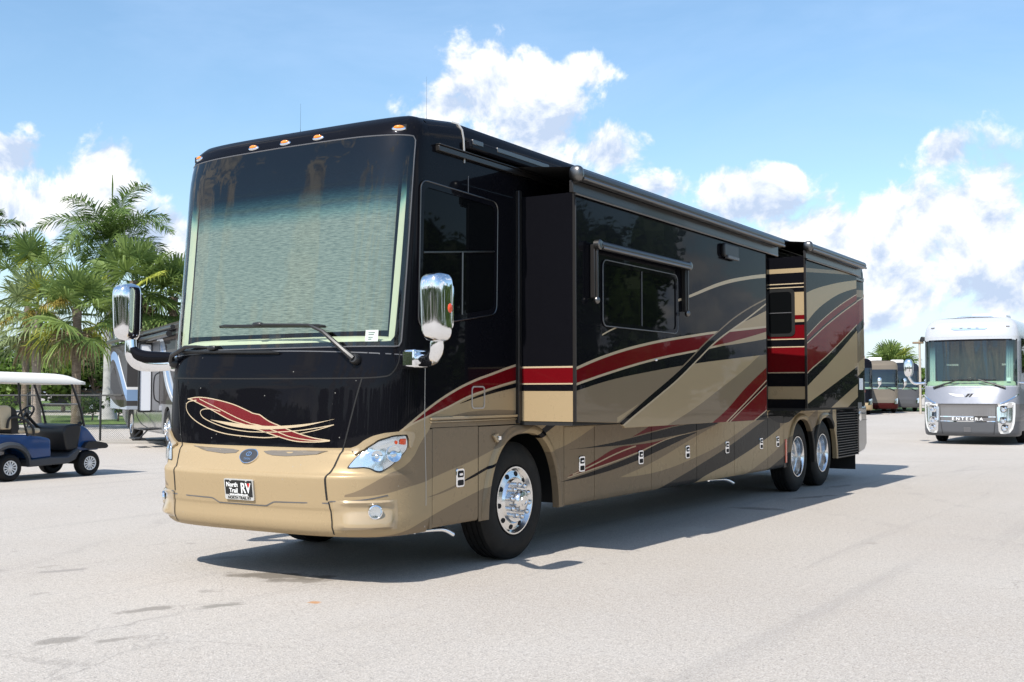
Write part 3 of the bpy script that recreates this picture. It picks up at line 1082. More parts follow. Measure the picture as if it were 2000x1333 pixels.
def shade_mat():
    g, b = graph(M['shade'])
    tc = g.node('ShaderNodeTexCoord')
    v = g.mapping(tc.outputs['Object'], (8.0, 1, 62))
    n = g.noise(v, 1.6, 3, 0.6, 0.3)
    n2 = g.noise(g.mapping(tc.outputs['Object'], (0.6, 1, 1.1)), 1.2, 3, 0.5)
    c = g.mix(g.maprange(n, 0.30, 0.68), (0.085, 0.112, 0.105), (0.245, 0.275, 0.25))
    c = g.mix(g.maprange(n2, 0.4, 0.75, 0.0, 0.4), c, (0.12, 0.155, 0.145))
    g.l.new(c, b.inputs['Base Color'])
    bn = g.node('ShaderNodeBump')
    bn.inputs['Strength'].default_value = 0.6
    bn.inputs['Distance'].default_value = 0.01
    g.l.new(n, bn.inputs['Height'])
    g.l.new(bn.outputs[0], b.inputs['Normal'])


shade_mat()
mb = MB()
zz = [1.972 + i * 0.05 for i in range(27)]
ss = [-1.25 + i * 0.0625 for i in range(40)]
mb.grid(lambda i, j: CAP.at(ss[i] - (0.015 if i == 39 else 0), zz[j], -0.10 + 0.004 * math.sin(i * 1.7)), len(ss), len(zz))
mb.build('windshield_shade', M['shade'], RV, fixn=False)
M['dash'] = principled('pale_dash', (0.47, 0.48, 0.36), 0.7)
mb = MB()
sd_ = [-1.24 + i * 0.062 for i in range(41)]
mb.grid(lambda i, j: CAP.at(sd_[i], [1.80, 1.885, 1.915, 1.945, 1.955, 1.95][j] - (0.02 * (sd_[i] / 1.24) ** 4 if j > 1 else 0), [-0.04, -0.045, -0.07, -0.14, -0.4, -0.55][j]), 41, 6)
mb.build('dashboard', M['dash'], RV, fixn=False)
for s0, s1 in ((-1.262, -1.155), (1.19, 1.262)):
    mb = MB()
    mb.grid(lambda i, j: CAP.at(s0 + (s1 - s0) * i + 0.05 * (j / 12) * (1 if s0 > 0 else -1), 1.86 + j * 0.112, [-0.03, -0.085][i] if s0 < 0 else [-0.085, -0.03][i]), 2, 13)
    mb.build('windshield_pillar', M['dash'], RV, fixn=False)
mb = MB()
mb.box(-1.2, 1.2, 1.6, 1.65, 1.2, 3.6)
mb.box(-1.2, 1.2, 0.75, 1.65, 3.55, 3.6)
mb.build('cabin_lining', M['dark'], RV)
mb = MB()
mb.box(-0.07, 0.06, 0.55, 0.60, 1.90, 2.01)
mb.build('dash_camera', M['blackplastic'], RV, bevel=0.008)
CAP.patch('price_sheet', [(0.955, 1.86), (1.083, 1.86), (1.083, 1.965), (0.955, 1.965)], -0.008, M['paper'], RV)
for k, z in enumerate((1.94, 1.925, 1.905, 1.89)):
    CAP.patch('printed_line', [(0.985, z), (1.05 - 0.01 * k, z), (1.05 - 0.01 * k, z + 0.006), (0.985, z + 0.006)], -0.0065, M['seal'], bpy.data.objects['price_sheet'])

# panel gaps on the cap
gap = M['dark']
CAP.ribbon('cowl_seam', [(-1.45, 1.765), (-1.28, 1.785), (-0.6, 1.81), (0, 1.815), (0.6, 1.80), (1.28, 1.775), (1.45, 1.765)], 0.008, 0.0015, M['seal'], RV)
CAP.ribbon('hood_seam', [(-1.50, 1.60), (-1.2, 1.605), (-0.6, 1.598), (0, 1.592), (0.6, 1.590), (0.975, 1.592), (1.15, 1.60), (1.24, 1.62), (1.30, 1.70), (1.31, 1.80)], 0.011, 0.0015, gap, RV)
for sg in (1, -1):
    CAP.ribbon('hood_side_seam', [(sg * q[0], q[1]) for q in ((0.975, 1.59), (0.93, 1.45), (0.902, 1.351), (0.86, 1.20), (0.832, 1.077), (0.851, 0.96), (0.86, 0.90), (0.838, 0.845), (0.835, 0.76), (0.839, 0.665))], 0.014, 0.0018, gap, RV)
    CAP.ribbon('bumper_side_seam', [(sg * q[0], q[1]) for q in ((0.852, 0.655), (0.862, 0.58), (0.87, 0.50), (0.875, 0.44), (0.88, 0.40))], 0.010, 0.0018, gap, RV)
    CAP.ribbon('cap_edge_seam', [(sg * 1.600, 0.42), (sg * 1.600, 1.0), (sg * 1.600, 1.72)], 0.006, 0.0012, M['trim'], RV, 3)
    CAP.ribbon('bumper_crease', [(sg * q[0], q[1]) for q in ((0.86, 0.655), (1.0, 0.66), (1.15, 0.675), (1.28, 0.70))], 0.009, 0.0015, M['seal'], RV)
CAP.ribbon('bumper_step_line', [(-1.2, 0.64), (-0.86, 0.635), (-0.42, 0.632), (-0.33, 0.628), (-0.27, 0.602), (-0.2, 0.597), (0.2, 0.597), (0.27, 0.602), (0.33, 0.628), (0.42, 0.634), (0.85, 0.642)], 0.009, 0.0015, M['seal'], RV, 2)

# ornament on the hood
leafT = [(-0.748, 1.426), (-0.576, 1.44), (-0.378, 1.423), (-0.17, 1.381), (-0.012, 1.313), (0.076, 1.253), (0.157, 1.221), (0.323, 1.167), (0.501, 1.129), (0.681, 1.111)]
leafB = [(-0.671, 1.415), (-0.417, 1.339), (-0.199, 1.255), (-0.061, 1.218), (0.006, 1.182), (0.145, 1.136), (0.328, 1.099), (0.545, 1.097), (0.678, 1.108)]
crT = [(-0.411, 1.255), (-0.198, 1.235), (-0.034, 1.219), (0.078, 1.213), (0.246, 1.22), (0.435, 1.236), (0.593, 1.256), (0.721, 1.277)]
crB = [(-0.41, 1.252), (-0.196, 1.208), (-0.033, 1.188), (0.079, 1.186), (0.247, 1.198), (0.436, 1.221), (0.712, 1.274)]
lT = [(q.x, q.y) for q in spline(leafT, 4)]
lB = [(q.x, q.y) for q in spline(leafB, 4)]
orn = CAP.patch('hood_ornament', lT + list(reversed(lB)), 0.0025, M['redpaint'], RV, 0.06)
for pts, w in ((leafT, 0.008), ([leafT[0]] + leafB, 0.008), ([(-0.575, 1.427), (-0.328, 1.348), (-0.111, 1.264), (0.001, 1.221), (0.144, 1.171), (0.288, 1.129), (0.503, 1.108), (0.68, 1.11)], 0.007),
               ([(-0.614, 1.415), (-0.73, 1.402), (-0.767, 1.369), (-0.736, 1.312), (-0.626, 1.249), (-0.452, 1.188), (-0.25, 1.144), (-0.057, 1.125), (0.054, 1.119), (0.18, 1.131)], 0.008),
               ([(-0.305, 1.325), (-0.418, 1.343), (-0.515, 1.339), (-0.551, 1.314), (-0.514, 1.274), (-0.409, 1.236), (-0.234, 1.191), (-0.074, 1.168), (0.026, 1.163), (0.178, 1.168), (0.361, 1.183), (0.556, 1.208), (0.714, 1.232)], 0.007),
               ([(0.362, 1.157), (0.557, 1.193), (0.714, 1.232)], 0.006)):
    CAP.ribbon('pinstripe', pts, w, 0.0038, M['pinpaint'], orn)
CAP.patch('cream_sweep', [(q.x, q.y) for q in spline(crT, 4)] + [(q.x, q.y) for q in reversed(spline(crB, 4))], 0.005, M['pinpaint'], orn, 0.06)

# emblem and bright bumper insets
M['inset'] = principled('smoked_inset', (0.27, 0.22, 0.16), 0.16, 0.45, coat=0.5)
for pts in ([(-0.66, 1.035), (-0.494, 1.028), (-0.17, 1.02), (-0.105, 1.012), (-0.13, 0.992), (-0.249, 0.984), (-0.45, 0.998)], [(0.09, 1.012), (0.15, 1.02), (0.477, 1.028), (0.70, 1.030), (0.625, 1.003), (0.344, 0.982), (0.20, 0.984), (0.135, 0.995)]):
    CAP.patch('bumper_inset', pts, 0.003, M['inset'], RV, 0.06)
em = []
for k in range(28):
    t = 2 * PI * k / 28
    em.append((0.0 + 0.078 * math.cos(t), 0.966 + 0.053 * math.sin(t)))
ebase = CAP.patch('emblem', em, 0.014, M['chrome'], RV, 0.05, thick=0.016)
M['emblem'] = principled('emblem_enamel', (0.03, 0.032, 0.036), 0.5, 0, coat=0.1)
CAP.patch('emblem_face', [((a) * 0.92, 0.966 + (b - 0.966) * 0.90) for a, b in em], 0.0155, M['emblem'], ebase, 0.05)


def on_cap(s, z, off):
    p0 = CAP.at(s, z, off)
    n = CAP.n(s, z)
    x = (CAP.p(s + .01, z) - CAP.p(s - .01, z)).normalized()
    y = n.cross(x)
    return Matrix(((x.x, y.x, n.x, p0.x), (x.y, y.y, n.y, p0.y), (x.z, y.z, n.z, p0.z), (0, 0, 0, 1)))


text_mesh('emblem_letters', 'TIFFIN', 0.026, M['chrome'], ebase, on_cap(0, 0.943, 0.0165))
mb = MB()
ring_prism(mb, [(0.030 * math.cos(2 * PI * k / 20), 0.020 * math.sin(2 * PI * k / 20)) for k in range(20)], [(0.022 * math.cos(2 * PI * k / 20), 0.014 * math.sin(2 * PI * k / 20)) for k in range(20)], fz, 0, 0.001)
mb.box(-0.003, 0.003, -0.014, 0.014, 0, 0.001)
mb.xform(on_cap(0, 0.982, 0.0165))
mb.build('emblem_mark', M['chrome'], ebase)

# licence plate
PM = on_cap(-0.005, 0.715, 0.012)
mb = MB().prism(rrect(-0.158, 0.158, -0.083, 0.083, 0.012), fz, -0.010, 0.004)
mb.xform(PM)
plate = mb.build('licence_plate', principled('plate_frame', (0.62, 0.62, 0.60), 0.3, 0.5), RV)
mb = MB().prism(round_poly([(-0.148, -0.042), (-0.112, -0.042), (-0.108, -0.048), (0.105, -0.048), (0.110, -0.056), (0.148, -0.056), (0.148, 0.074), (0.098, 0.074), (0.085, 0.062), (0.072, 0.074), (-0.075, 0.074), (-0.088, 0.062), (-0.10, 0.074), (-0.148, 0.074)], 0.004, 2), fz, 0.004, 0.0055)
mb.xform(PM)
mb.build('plate_panel', M['ink'], plate)


def pt(x, y, z=0.006):
    return PM @ Matrix.Translation((x, y, z))


text_mesh('plate_letters', 'North', 0.050, M['paper'], plate, pt(-0.070, 0.036), bold=0.0010)
text_mesh('plate_letters', 'Trail', 0.050, M['paper'], plate, pt(-0.056, -0.010), bold=0.0010)
text_mesh('plate_letters', 'RV', 0.112, M['paper'], plate, pt(0.077, 0.010), bold=0.0022, sx=0.80)
text_mesh('plate_letters', 'www.northtrailrv.com', 0.022, M['paper'], plate, pt(-0.002, -0.040, 0.0062), bold=0.0008)
text_mesh('plate_letters', 'NORTH TRAIL RV', 0.032, M['ink'], plate, pt(0.0, -0.068, 0.0045), bold=0.0009)
mb = MB().prism([(0.098, 0.052), (0.128, 0.052), (0.112, 0.018)], fz, 0.0065, 0.0075)
mb.xform(PM)
mb.build('plate_heart', M['redink'], plate)

# roof marker lights
for s in (-1.12, -0.32, 0.0, 0.32, 1.17):
    Mx = on_cap(s, 3.568, 0.0)
    mb = MB().ellipsoid((0, 0, 0), (0.060, 0.026, 0.016))
    mb.xform(Mx)
    mk = mb.build('marker_light', M['chrome'], RV)
    mb = MB().ellipsoid((0, 0.004, 0.008), (0.044, 0.018, 0.020))
    mb.xform(Mx)
    mb.build('amber_lens', M['orange'], mk)

# headlights
hl = [(0.975, 0.91), (1.003, 0.985), (1.06, 1.055), (1.158, 1.11), (1.28, 1.142), (1.405, 1.148), (1.418, 1.11), (1.411, 1.065), (1.38, 1.02), (1.334, 0.972), (1.28, 0.925), (1.223, 0.884), (1.19, 0.885), (1.15, 0.905), (1.11, 0.918), (1.05, 0.914)]
M['reflector'] = principled('headlamp_reflector', (0.86, 0.88, 0.90), 0.12, 1.0)
M['lampwhite'] = principled('headlamp_bezel', (0.80, 0.82, 0.85), 0.16, 0.9)
for sg in (1, -1):
    pts = round_poly([(sg * a, b) for a, b in hl], 0.02, 2)
    cx, cz = sg * 1.20, 1.01
    big = [(cx + (a - cx) * 1.05, cz + (b - cz) * 1.08) for a, b in pts]
    lamp = CAP.patch('headlight', big, 0.004, M['blackplastic'], RV, 0.05)
    CAP.patch('bezel', pts, 0.006, M['lampwhite'], lamp, 0.05)
    for s_, z_, r_ in ((1.165, 0.995, 0.040), (1.292, 1.010, 0.056)):
        Mx = on_cap(sg * s_, z_, 0.004)
        mb = MB().lathe([(r_ * 1.12, 0.004), (r_ * 1.1, 0.014), (r_ * 0.98, 0.013), (r_ * 0.7, 0.005), (r_ * 0.42, 0.004), (r_ * 0.40, 0.012), (r_ * 0.2, 0.018), (0.001, 0.019)], axis='z', n=28)
        mb.xform(Mx)
        mb.build('lamp_reflector', M['reflector'], lamp)
    CAP.patch('turn_signal', round_poly([(sg * 1.335, 1.085), (sg * 1.395, 1.078), (sg * 1.402, 1.128), (sg * 1.342, 1.124)], 0.01, 2), 0.011, M['redlens'], lamp, 0.03)
    CAP.patch('amber_dot', [(sg * (1.305 + 0.014 * math.cos(k * PI / 6)), 1.10 + 0.014 * math.sin(k * PI / 6)) for k in range(12)], 0.012, M['redlens'], lamp, 0.03)
    CAP.patch('chrome_eyelid', [(sg * a, b) for a, b in ((1.06, 1.03), (1.16, 1.08), (1.30, 1.11), (1.30, 1.085), (1.18, 1.055), (1.08, 1.01))], 0.010, M['reflector'], lamp, 0.05)
    CAP.patch('clear_cover', pts, 0.030, M['lens'], lamp, 0.04, fn=lambda a, b: -0.012 * min(1, ((abs(a) - 1.2) / 0.22) ** 2 + ((b - 1.01) / 0.13) ** 2))
    # tan brow above the lamp
    brow = [(0.90, 1.055), (0.96, 1.075), (1.021, 1.115), (1.10, 1.150), (1.198, 1.172), (1.375, 1.186), (1.47, 1.175), (1.49, 1.14), (1.45, 1.06), (1.425, 1.05), (1.43, 1.12), (1.415, 1.158), (1.28, 1.156), (1.158, 1.126), (1.05, 1.068), (0.985, 1.0)]
    CAP.patch('headlight_brow', round_poly([(sg * a, b) for a, b in brow], 0.02, 2), 0.020, M['tanpaint'], RV, 0.05, thick=0.022)
    # fog lamp pocket: a ledge that swells under the lamp and fades towards the centre
    def ledge(a, b):
        u = abs(a)
        fs = max(0.0, min(1.0, (u - 0.90) / 0.12)) * max(0.0, min(1.0, (1.335 - u) / 0.06))
        fs = fs * fs * (3 - 2 * fs)
        v = (b - 0.44) / 0.20
        pr = max(0.0, min(1.0, v / 0.14)) * max(0.0, 1 - max(0.0, v - 0.22) / 0.55)
        lid = math.exp(-((b - 0.645) / 0.014) ** 2) * 0.55
        return fs * 0.036 * (pr + lid)
    CAP.patch('fog_lamp_pocket', [(sg * a, b) for a, b in ((0.885, 0.438), (1.345, 0.438), (1.345, 0.665), (0.885, 0.665))], 0.0012, M['tanpaint'], RV, 0.016, fn=ledge)
    Mx = on_cap(sg * 1.185, 0.580, 0.014)
    mb = MB().lathe([(0.054, 0.0), (0.055, 0.016), (0.047, 0.020), (0.042, 0.012), (0.012, 0.006), (0.001, 0.006)], axis='z', n=28)
    mb.xform(Mx)
    fog = mb.build('fog_lamp', M['reflector'], RV)
    mb = MB().ellipsoid((0, 0, 0.012), (0.044, 0.044, 0.014), 20, 8)
    mb.xform(Mx)
    mb.build('fog_lens', M['lens'], fog)


# wipers
def wiper(name_pts, blade, hub):
    root = MB()
    p0 = CAP.at(*hub, 0.03)
    root.tube([CAP.at(*hub, -0.01), CAP.at(*hub, 0.035), CAP.at(*hub, 0.05)], [0.045, 0.042, 0.03], 16)
    w_ = root.build('wiper', M['blackplastic'], RV)
    arm = MB()
    pts = [CAP.at(s, z, o) for s, z, o in name_pts]
    arm.tube(pts, [0.028, 0.022, 0.017, 0.011, 0.010][:len(pts)], 8)
    arm.build('wiper_arm', M['blackplastic'], w_)
    b = MB()
    (s0, z0), (s1, z1) = blade
    row = [CAP.at(s0 + (s1 - s0) * k / 14, z0 + (z1 - z0) * k / 14, 0.022) for k in range(15)]
    b.tube(row, [0.004] + [0.013] * 13 + [0.004], 6)
    row2 = [CAP.at(s0 + (s1 - s0) * k / 14, z0 + (z1 - z0) * k / 14 - 0.008, 0.012) for k in range(15)]
    b.tube(row2, 0.007, 4)
    b.build('wiper_blade', M['blackplastic'], w_)
    c = MB()
    end = name_pts[-1]
    c.ellipsoid(CAP.at(end[0], end[1], 0.035), (0.05, 0.025, 0.02), 12, 8, p=0.6)
    c.build('blade_clip', M['blackplastic'], w_)


wiper([(0.889, 1.734, 0.04), (0.80, 1.79, 0.06), (0.56, 1.95, 0.06), (0.40, 2.008, 0.05), (-0.02, 2.03, 0.04)], ((-0.41, 2.035), (0.55, 2.002)), (0.889, 1.734))
wiper([(-1.13, 1.74, 0.04), (-1.05, 1.79, 0.06), (-0.80, 1.86, 0.06), (-0.65, 1.865, 0.05), (-0.45, 1.85, 0.04)], ((-0.95, 1.83), (0.12, 1.80)), (-1.13, 1.735))


# mirrors
def mirror(sg):
    up_ = 0.0 if sg > 0 else 0.09
    root = MB()
    m0 = CAP.p(sg * 1.44, 1.745)
    root.box(-0.06, 0.07, -0.10, 0.09, -0.075, 0.07)
    root.xform(Matrix.Translation(m0 + Vector((sg * 0.035, 0, 0))))
    ro_ = root.build('mirror', M['chrome'], RV, bevel=0.02, seg=3)
    arm = MB()
    path = spline([(m0.x + sg * 0.03, m0.y, 1.745), (m0.x + sg * 0.16, m0.y - 0.07, 1.735), (sg * 1.60, 0.54, 1.74), (sg * 1.68, 0.49, 1.79), (sg * 1.70, 0.48, 1.88), (sg * 1.71, 0.49, 2.0 + up_)], 6)
    base = len(arm.v)
    n = 14
    ref = Vector((0, 1, 0))
    for i, q in enumerate(path):
        t = (path[min(i + 1, len(path) - 1)] - path[max(i - 1, 0)]).normalized()
        b = t.cross(ref).normalized()
        a = b.cross(t)
        k = i / (len(path) - 1)
        ra, rb = (0.045 - 0.008 * k, 0.050 + 0.012 * math.sin(PI * k)) if sg > 0 else (0.030 + 0.014 * k, 0.046 + 0.026 * math.sin(PI * k))
        for j in range(n):
            an = 2 * PI * j / n
            arm.v.append(tuple(q + a * math.cos(an) * ra + b * math.sin(an) * rb))
    for i in range(len(path) - 1):
        for j in range(n):
            arm.f.append((base + i * n + j, base + i * n + (j + 1) % n, base + (i + 1) * n + (j + 1) % n, base + (i + 1) * n + j))
            arm.m.append(0)
    arm.build('mirror_arm', M['chrome'], ro_)
    fr2 = None if sg > 0 else MB().tube([q + Vector((-sg * 0.02, 0.0, 0.058)) for q in path[2:22]], [0.036 + 0.022 * math.sin(PI * k / 19) for k in range(20)], 10)
    if fr2:
        fr2.build('arm_fairing', M['blackgloss'], ro_)
    # head: smooth shell, flat at the back where the glass sits
    hd = MB()
    nu, nv = 28, 22
    rows = []
    for j in range(nv + 1):
        v = j / nv
        z = -0.27 + 0.53 * v
        e = abs(2 * v - 1)
        sc = (1 - e ** 8) ** 0.5 if e < 1 else 0.0
        wd = 0.108 * (0.93 + 0.10 * v) * sc
        dp = 0.17 * sc * (0.85 + 0.15 * v)
        row = []
        for i in range(nu):
            t = 2 * PI * i / nu
            cx = math.copysign(abs(math.cos(t)) ** 0.55, math.cos(t)) * wd
            sy = math.sin(t)
            cy = -dp * abs(sy) ** 0.8 if sy > 0 else 0.05 * abs(sy) * sc
            row.append((sg * 1.715 + cx, 0.49 + cy, 2.115 + up_ + z))
        rows.append(row)
    for row in rows:
        hd.v.extend(row)
    for j in range(nv):
        for i in range(nu):
            hd.f.append((j * nu + i, j * nu + (i + 1) % nu, (j + 1) * nu + (i + 1) % nu, (j + 1) * nu + i))
            hd.m.append(0)
    h = hd.build('mirror_head', M['chrome'], ro_)
    gl = MB().prism(rrect(sg * 1.715 - 0.085, sg * 1.715 + 0.085, 1.94 + up_, 2.30 + up_, 0.05), fy, 0.53, 0.548)
    gl.build('mirror_glass', M['reflector'], ro_)
    tl = MB().ellipsoid((sg * (1.715 + 0.104), 0.475, 2.10 + up_), (0.012, 0.03, 0.035), 12, 8)
    tl.build('turn_lamp', M['redlens'], ro_)


mirror(1)
mirror(-1)

# ---- driver side, upper wall
mb = MB()
win0 = round_poly([(0.83, 3.165), (1.943, 3.138), (1.925, 2.161), (0.80, 1.99)], 0.09, 6)


def wallx(y, z, off):
    """driver-side wall, running onto the cap forward of its end"""
    if y >= CAP.YE:
        x = tab(CAP.HW, z)
        return (x + off, y, z)
    lo, hi = 0.0, CAP.SE
    for _ in range(30):
        m_ = (lo + hi) / 2
        if CAP.p(m_, z).y < y:
            lo = m_
        else:
            hi = m_
    q = CAP.at(lo, z, off)
    return (q.x, y, z)


def fwall(a, b, d):
    return wallx(a, b, d)


inner0 = round_poly([(0.875, 3.115), (1.900, 3.092), (1.882, 2.205), (0.845, 2.045)], 0.07, 6)
ring_prism(mb, win0, inner0, fwall, 0.0, 0.012)
w0 = mb.build('driver_window', M['blackgloss'], RV)
mb = MB()
ro2 = [Vector(q) for q in win0]
mb.tube([wallx(q.x, q.y, 0.012) for q in ro2] + [wallx(ro2[0].x, ro2[0].y, 0.012)], 0.006, 6, caps=False)
mb.build('window_trim', M['satin'], w0)
for pts in ([(0.872, 3.11), (1.897, 3.09), (1.888, 2.715), (0.862, 2.60)], [(0.860, 2.575), (1.395, 2.62), (1.385, 2.115), (0.848, 2.045)], [(1.418, 2.625), (1.887, 2.69), (1.880, 2.205), (1.412, 2.135)]):
    mb = MB().prism(pts, fwall, 0.002, 0.006)
    mb.build('window_pane', M['blackglass'], w0)
mb = MB()
mb.tube([wallx(0.862, 2.588, 0.010), wallx(1.888, 2.702, 0.010)], 0.009, 6)
mb.tube([wallx(1.404, 2.645, 0.010), wallx(1.398, 2.125, 0.010)], 0.011, 6)
mb.build('window_bar', M['satin'], w0)
mb = MB()
mb.box(W, W + 0.022, 0.97, 2.27, 1.262, 1.285)
mb.box(W, W + 0.012, 0.97, 2.27, 1.240, 1.250)
mb.build('rub_rail', M['tanpaint'], RV, bevel=0.004)
mb = MB()
ring_prism(mb, rrect(1.556, 1.756, 1.341, 1.535, 0.035), rrect(1.568, 1.744, 1.353, 1.523, 0.028), fx, W, W + 0.006)
mb.build('fuel_hatch', M['trim'], RV)
# cap joint and roof rails
mb = MB()
mb.tube([(x + 0.002, 1.44, z) for x, z in ((1.275, 3.40), (1.274, 3.48), (1.268, 3.60), (1.252, 3.68), (1.215, 3.735), (1.15, 3.76))], 0.010, 6)
mb.build('roof_joint_trim', M['trim'], RV)
mb = MB()
mb.tube([(W + 0.002, 1.50, 3.3), (W + 0.002, 1.50, 3.16)], 0.005, 6)
mb.build('wall_seam', M['seal'], RV)
mb = MB()
mb.box(W - 0.005, W + 0.035, 1.04, 13.9, 3.430, 3.475)
mb.box(W - 0.005, W + 0.045, 1.04, 13.9, 3.478, 3.490)
mb.build('awning_rail', M['bronze'], RV, bevel=0.005)
mb = MB()
mb.box(1.24, 1.335, 1.46, 13.7, 3.515, 3.600)
aw = mb.build('awning_cassette', M['blackgloss'], RV, bevel=0.02, seg=3)
for y0, y1 in ((1.48, 1.64), (1.86, 2.75), (2.95, 3.55)):
    mb = MB()
    mb.box(1.30, 1.340, y0, y1, 3.560, 3.604)
    mb.build('cassette_plate', M['satin'], aw, bevel=0.006)
# two whip aerials on the roof
for x, y, h in ((-0.25, 1.1, 0.22), (0.95, 1.35, 0.34)):
    mb = MB().tube([(x, y, 3.70), (x, y, 3.82), (x, y, 3.82 + h)], [0.006, 0.0012, 0.0006], 6)
    mb.build('roof_aerial', M['blackplastic'], RV)


# ---- slide-outs
def slideout(name, y0, y1, dip, mats, zb, zt):
    root = MB()
    root.box(1.0, XS - 0.03, y0 + 0.02, y1 - 0.02, zb + 0.03, zt - 0.02)
    s = root.build(name, M['dark'], RV)
    face = MB()
    out = [(y0, zb), (y1, zb - 0.012), (y1, zt), (y0, zt)] if not dip else [(y0, zb), (dip - 0.06, zb - 0.03), (dip, zb - 0.078), (y1, zb - 0.082), (y1, zt), (y0, zt)]
    face.prism(out, fx, XS - 0.028, XS)
    face.build('slide_face', mats[0], s, bevel=0.004)
    e = MB()
    e.box(1.262, XS - 0.030, y0 + 0.004, y0 + 0.018, zb + 0.0, zt)
    e.build('slide_end', mats[1], s)
    e = MB()
    e.box(XS - 0.032, XS + 0.003, y0 - 0.003, y0 + 0.008, zb - 0.0, zt + 0.004)
    e.build('corner_trim', M['bronze'], s, bevel=0.004)
    e = MB()
    e.box(W - 0.01, W + 0.035, y0 - 0.05, y0 + 0.003, zb - 0.02, zt + 0.06)
    e.build('wall_seal', M['bronze'], s, bevel=0.008)
    e = MB()
    e.box(W - 0.01, XS - 0.04, y0 + 0.01, y1, zb - 0.035, zb + 0.03)
    e.build('slide_floor', M['chassis'], s)
    return s


def topper(y0, y1, z, x=1.93):
    """slide-topper awning: roller with rounded end caps and a lower rail"""
    t = MB()
    t.tube([(x - 0.015, y0 + 0.03, z), (x - 0.015, y1 - 0.02, z)], 0.055, 20)
    r = t.build('topper_roller', M['bronze'], RV)
    a = MB()
    a.add([(x - 0.02, y0 + 0.04, z + 0.062), (x - 0.02, y1 - 0.03, z + 0.062), (1.27, y1 - 0.03, z + 0.13), (1.27, y0 + 0.04, z + 0.13)], [(0, 1, 2, 3)])
    a.build('topper_fabric', principled('awning_fabric', (0.02, 0.02, 0.02), 0.7), r, fixn=False)
    c = MB().ellipsoid((x - 0.015, y0 + 0.03, z), (0.066, 0.05, 0.072), 18, 12, p=0.8)
    c.build('end_cap', M['satin'], r)
    c = MB()
    c.box(x - 0.085, x - 0.045, y0 + 0.02, y1 - 0.02, z - 0.16, z - 0.05)
    c.build('mount_rail', M['bronze'], r, bevel=0.006)
    c = MB()
    c.tube([(x - 0.045, y0 + 0.06, z - 0.165), (x - 0.045, y1 - 0.05, z - 0.165)], 0.012, 8)
    c.build('drip_bead', M['satin'], r)
    c = MB()
    c.tube([(x + 0.035, y0 + 0.05, z - 0.042), (x + 0.035, y1 - 0.03, z - 0.042)], 0.018, 8)
    c.build('bright_bead', M['satin'], r)
    return r


s1 = slideout('slideout', 2.31, 7.19, 3.26, (M['slide'], M['slide_end']), 1.225, 3.235)
topper(2.20, 7.62, 3.375)
s2 = slideout('slideout', 8.81, 11.35, None, (M['slide2'], M['slide2_end']), 1.262, 3.34)
tag(s2, 'shorter rear slide-out box with a narrow window in its front end')
tag(s1, 'long black slide-out box with side window and awning')
topper(8.72, 11.55, 3.46)
# red reflector of the small window, both slide windows
mb = MB()
ring_prism(mb, rrect(2.80, 4.47, 2.085, 2.69, 0.07), rrect(2.85, 4.42, 2.125, 2.65, 0.05), fx, XS - 0.004, XS + 0.012)
wn = mb.build('slide_window', M['blackgloss'], RV)
ol = rrect(2.80, 4.47, 2.085, 2.69, 0.07)
mb = MB().tube([(XS + 0.010, a, b) for a, b in ol] + [(XS + 0.010, *ol[0])], 0.006, 6, caps=False)
mb.tube([(XS + 0.008, 3.62, 2.12), (XS + 0.008, 3.62, 2.655)], 0.006, 6)
mb.build('window_trim', M['seal'], wn)
MB().prism(rrect(2.85, 4.42, 2.125, 2.65, 0.05), fx, XS - 0.002, XS + 0.003).build('window_pane', M['blackglass'], wn)
# window awning
mb = MB().tube([(1.935, 2.60, 2.795), (1.935, 4.60, 2.795)], 0.040, 16)
wa = mb.build('window_awning', M['bronze'], RV)
mb = MB().tube([(1.965, 2.62, 2.770), (1.965, 4.58, 2.770)], 0.014, 8)
mb.build('bright_bead', M['satin'], wa)
for y in (2.585, 4.605):
    mb = MB()
    mb.box(XS, XS + 0.05, y - 0.018, y + 0.018, 2.32, 2.80)
    mb.box(XS + 0.055, XS + 0.075, y - 0.014, y + 0.014, 2.30, 2.79)
    ar = mb.build('awning_arm', M['bronze'], wa, bevel=0.006)
    mb = MB().lathe([(0.001, 0.0), (0.045, 0.0), (0.045, 0.05), (0.035, 0.06), (0.001, 0.062)], (1.91, y, 2.795), 'x', 20)
    mb.build('arm_knuckle', M['satin'], wa)
    mb = MB().ellipsoid((XS + 0.06, y, 2.30), (0.03, 0.03, 0.035), 12, 8)
    mb.build('arm_pivot', M['satin'], wa)
mb = MB().prism(rrect(5.70, 6.15, 3.02, 3.17, 0.04), fx, XS, XS + 0.05)
vt = mb.build('exterior_light', M['blackplastic'], RV, bevel=0.015)
MB().prism(rrect(5.78, 6.13, 3.00, 3.035, 0.012), fx, XS + 0.02, XS + 0.062).build('light_lip', M['seal'], vt, bevel=0.004)
mb = MB().ellipsoid((XS + 0.004, 3.95, 1.80), (0.012, 0.03, 0.012), 10, 6)
mb.build('catch_button', M['chrome'], s1)
# rear slide-out window on its front end
mb = MB()
ring_prism(mb, rrect(1.30, 1.70, 2.245, 2.90, 0.07), rrect(1.335, 1.655, 2.285, 2.86, 0.05), fy, 8.805, 8.816)
wn = mb.build('slide_window', principled('window_frame_black', (0.02, 0.02, 0.02), 0.3, coat=0.5), RV)
MB().prism(rrect(1.335, 1.655, 2.285, 2.86, 0.05), fy, 8.807, 8.811).build('window_pane', M['blackglass'], wn)
MB().tube([(1.335, 8.804, 2.57), (1.655, 8.804, 2.57)], 0.006, 6).build('window_bar', M['seal'], wn)


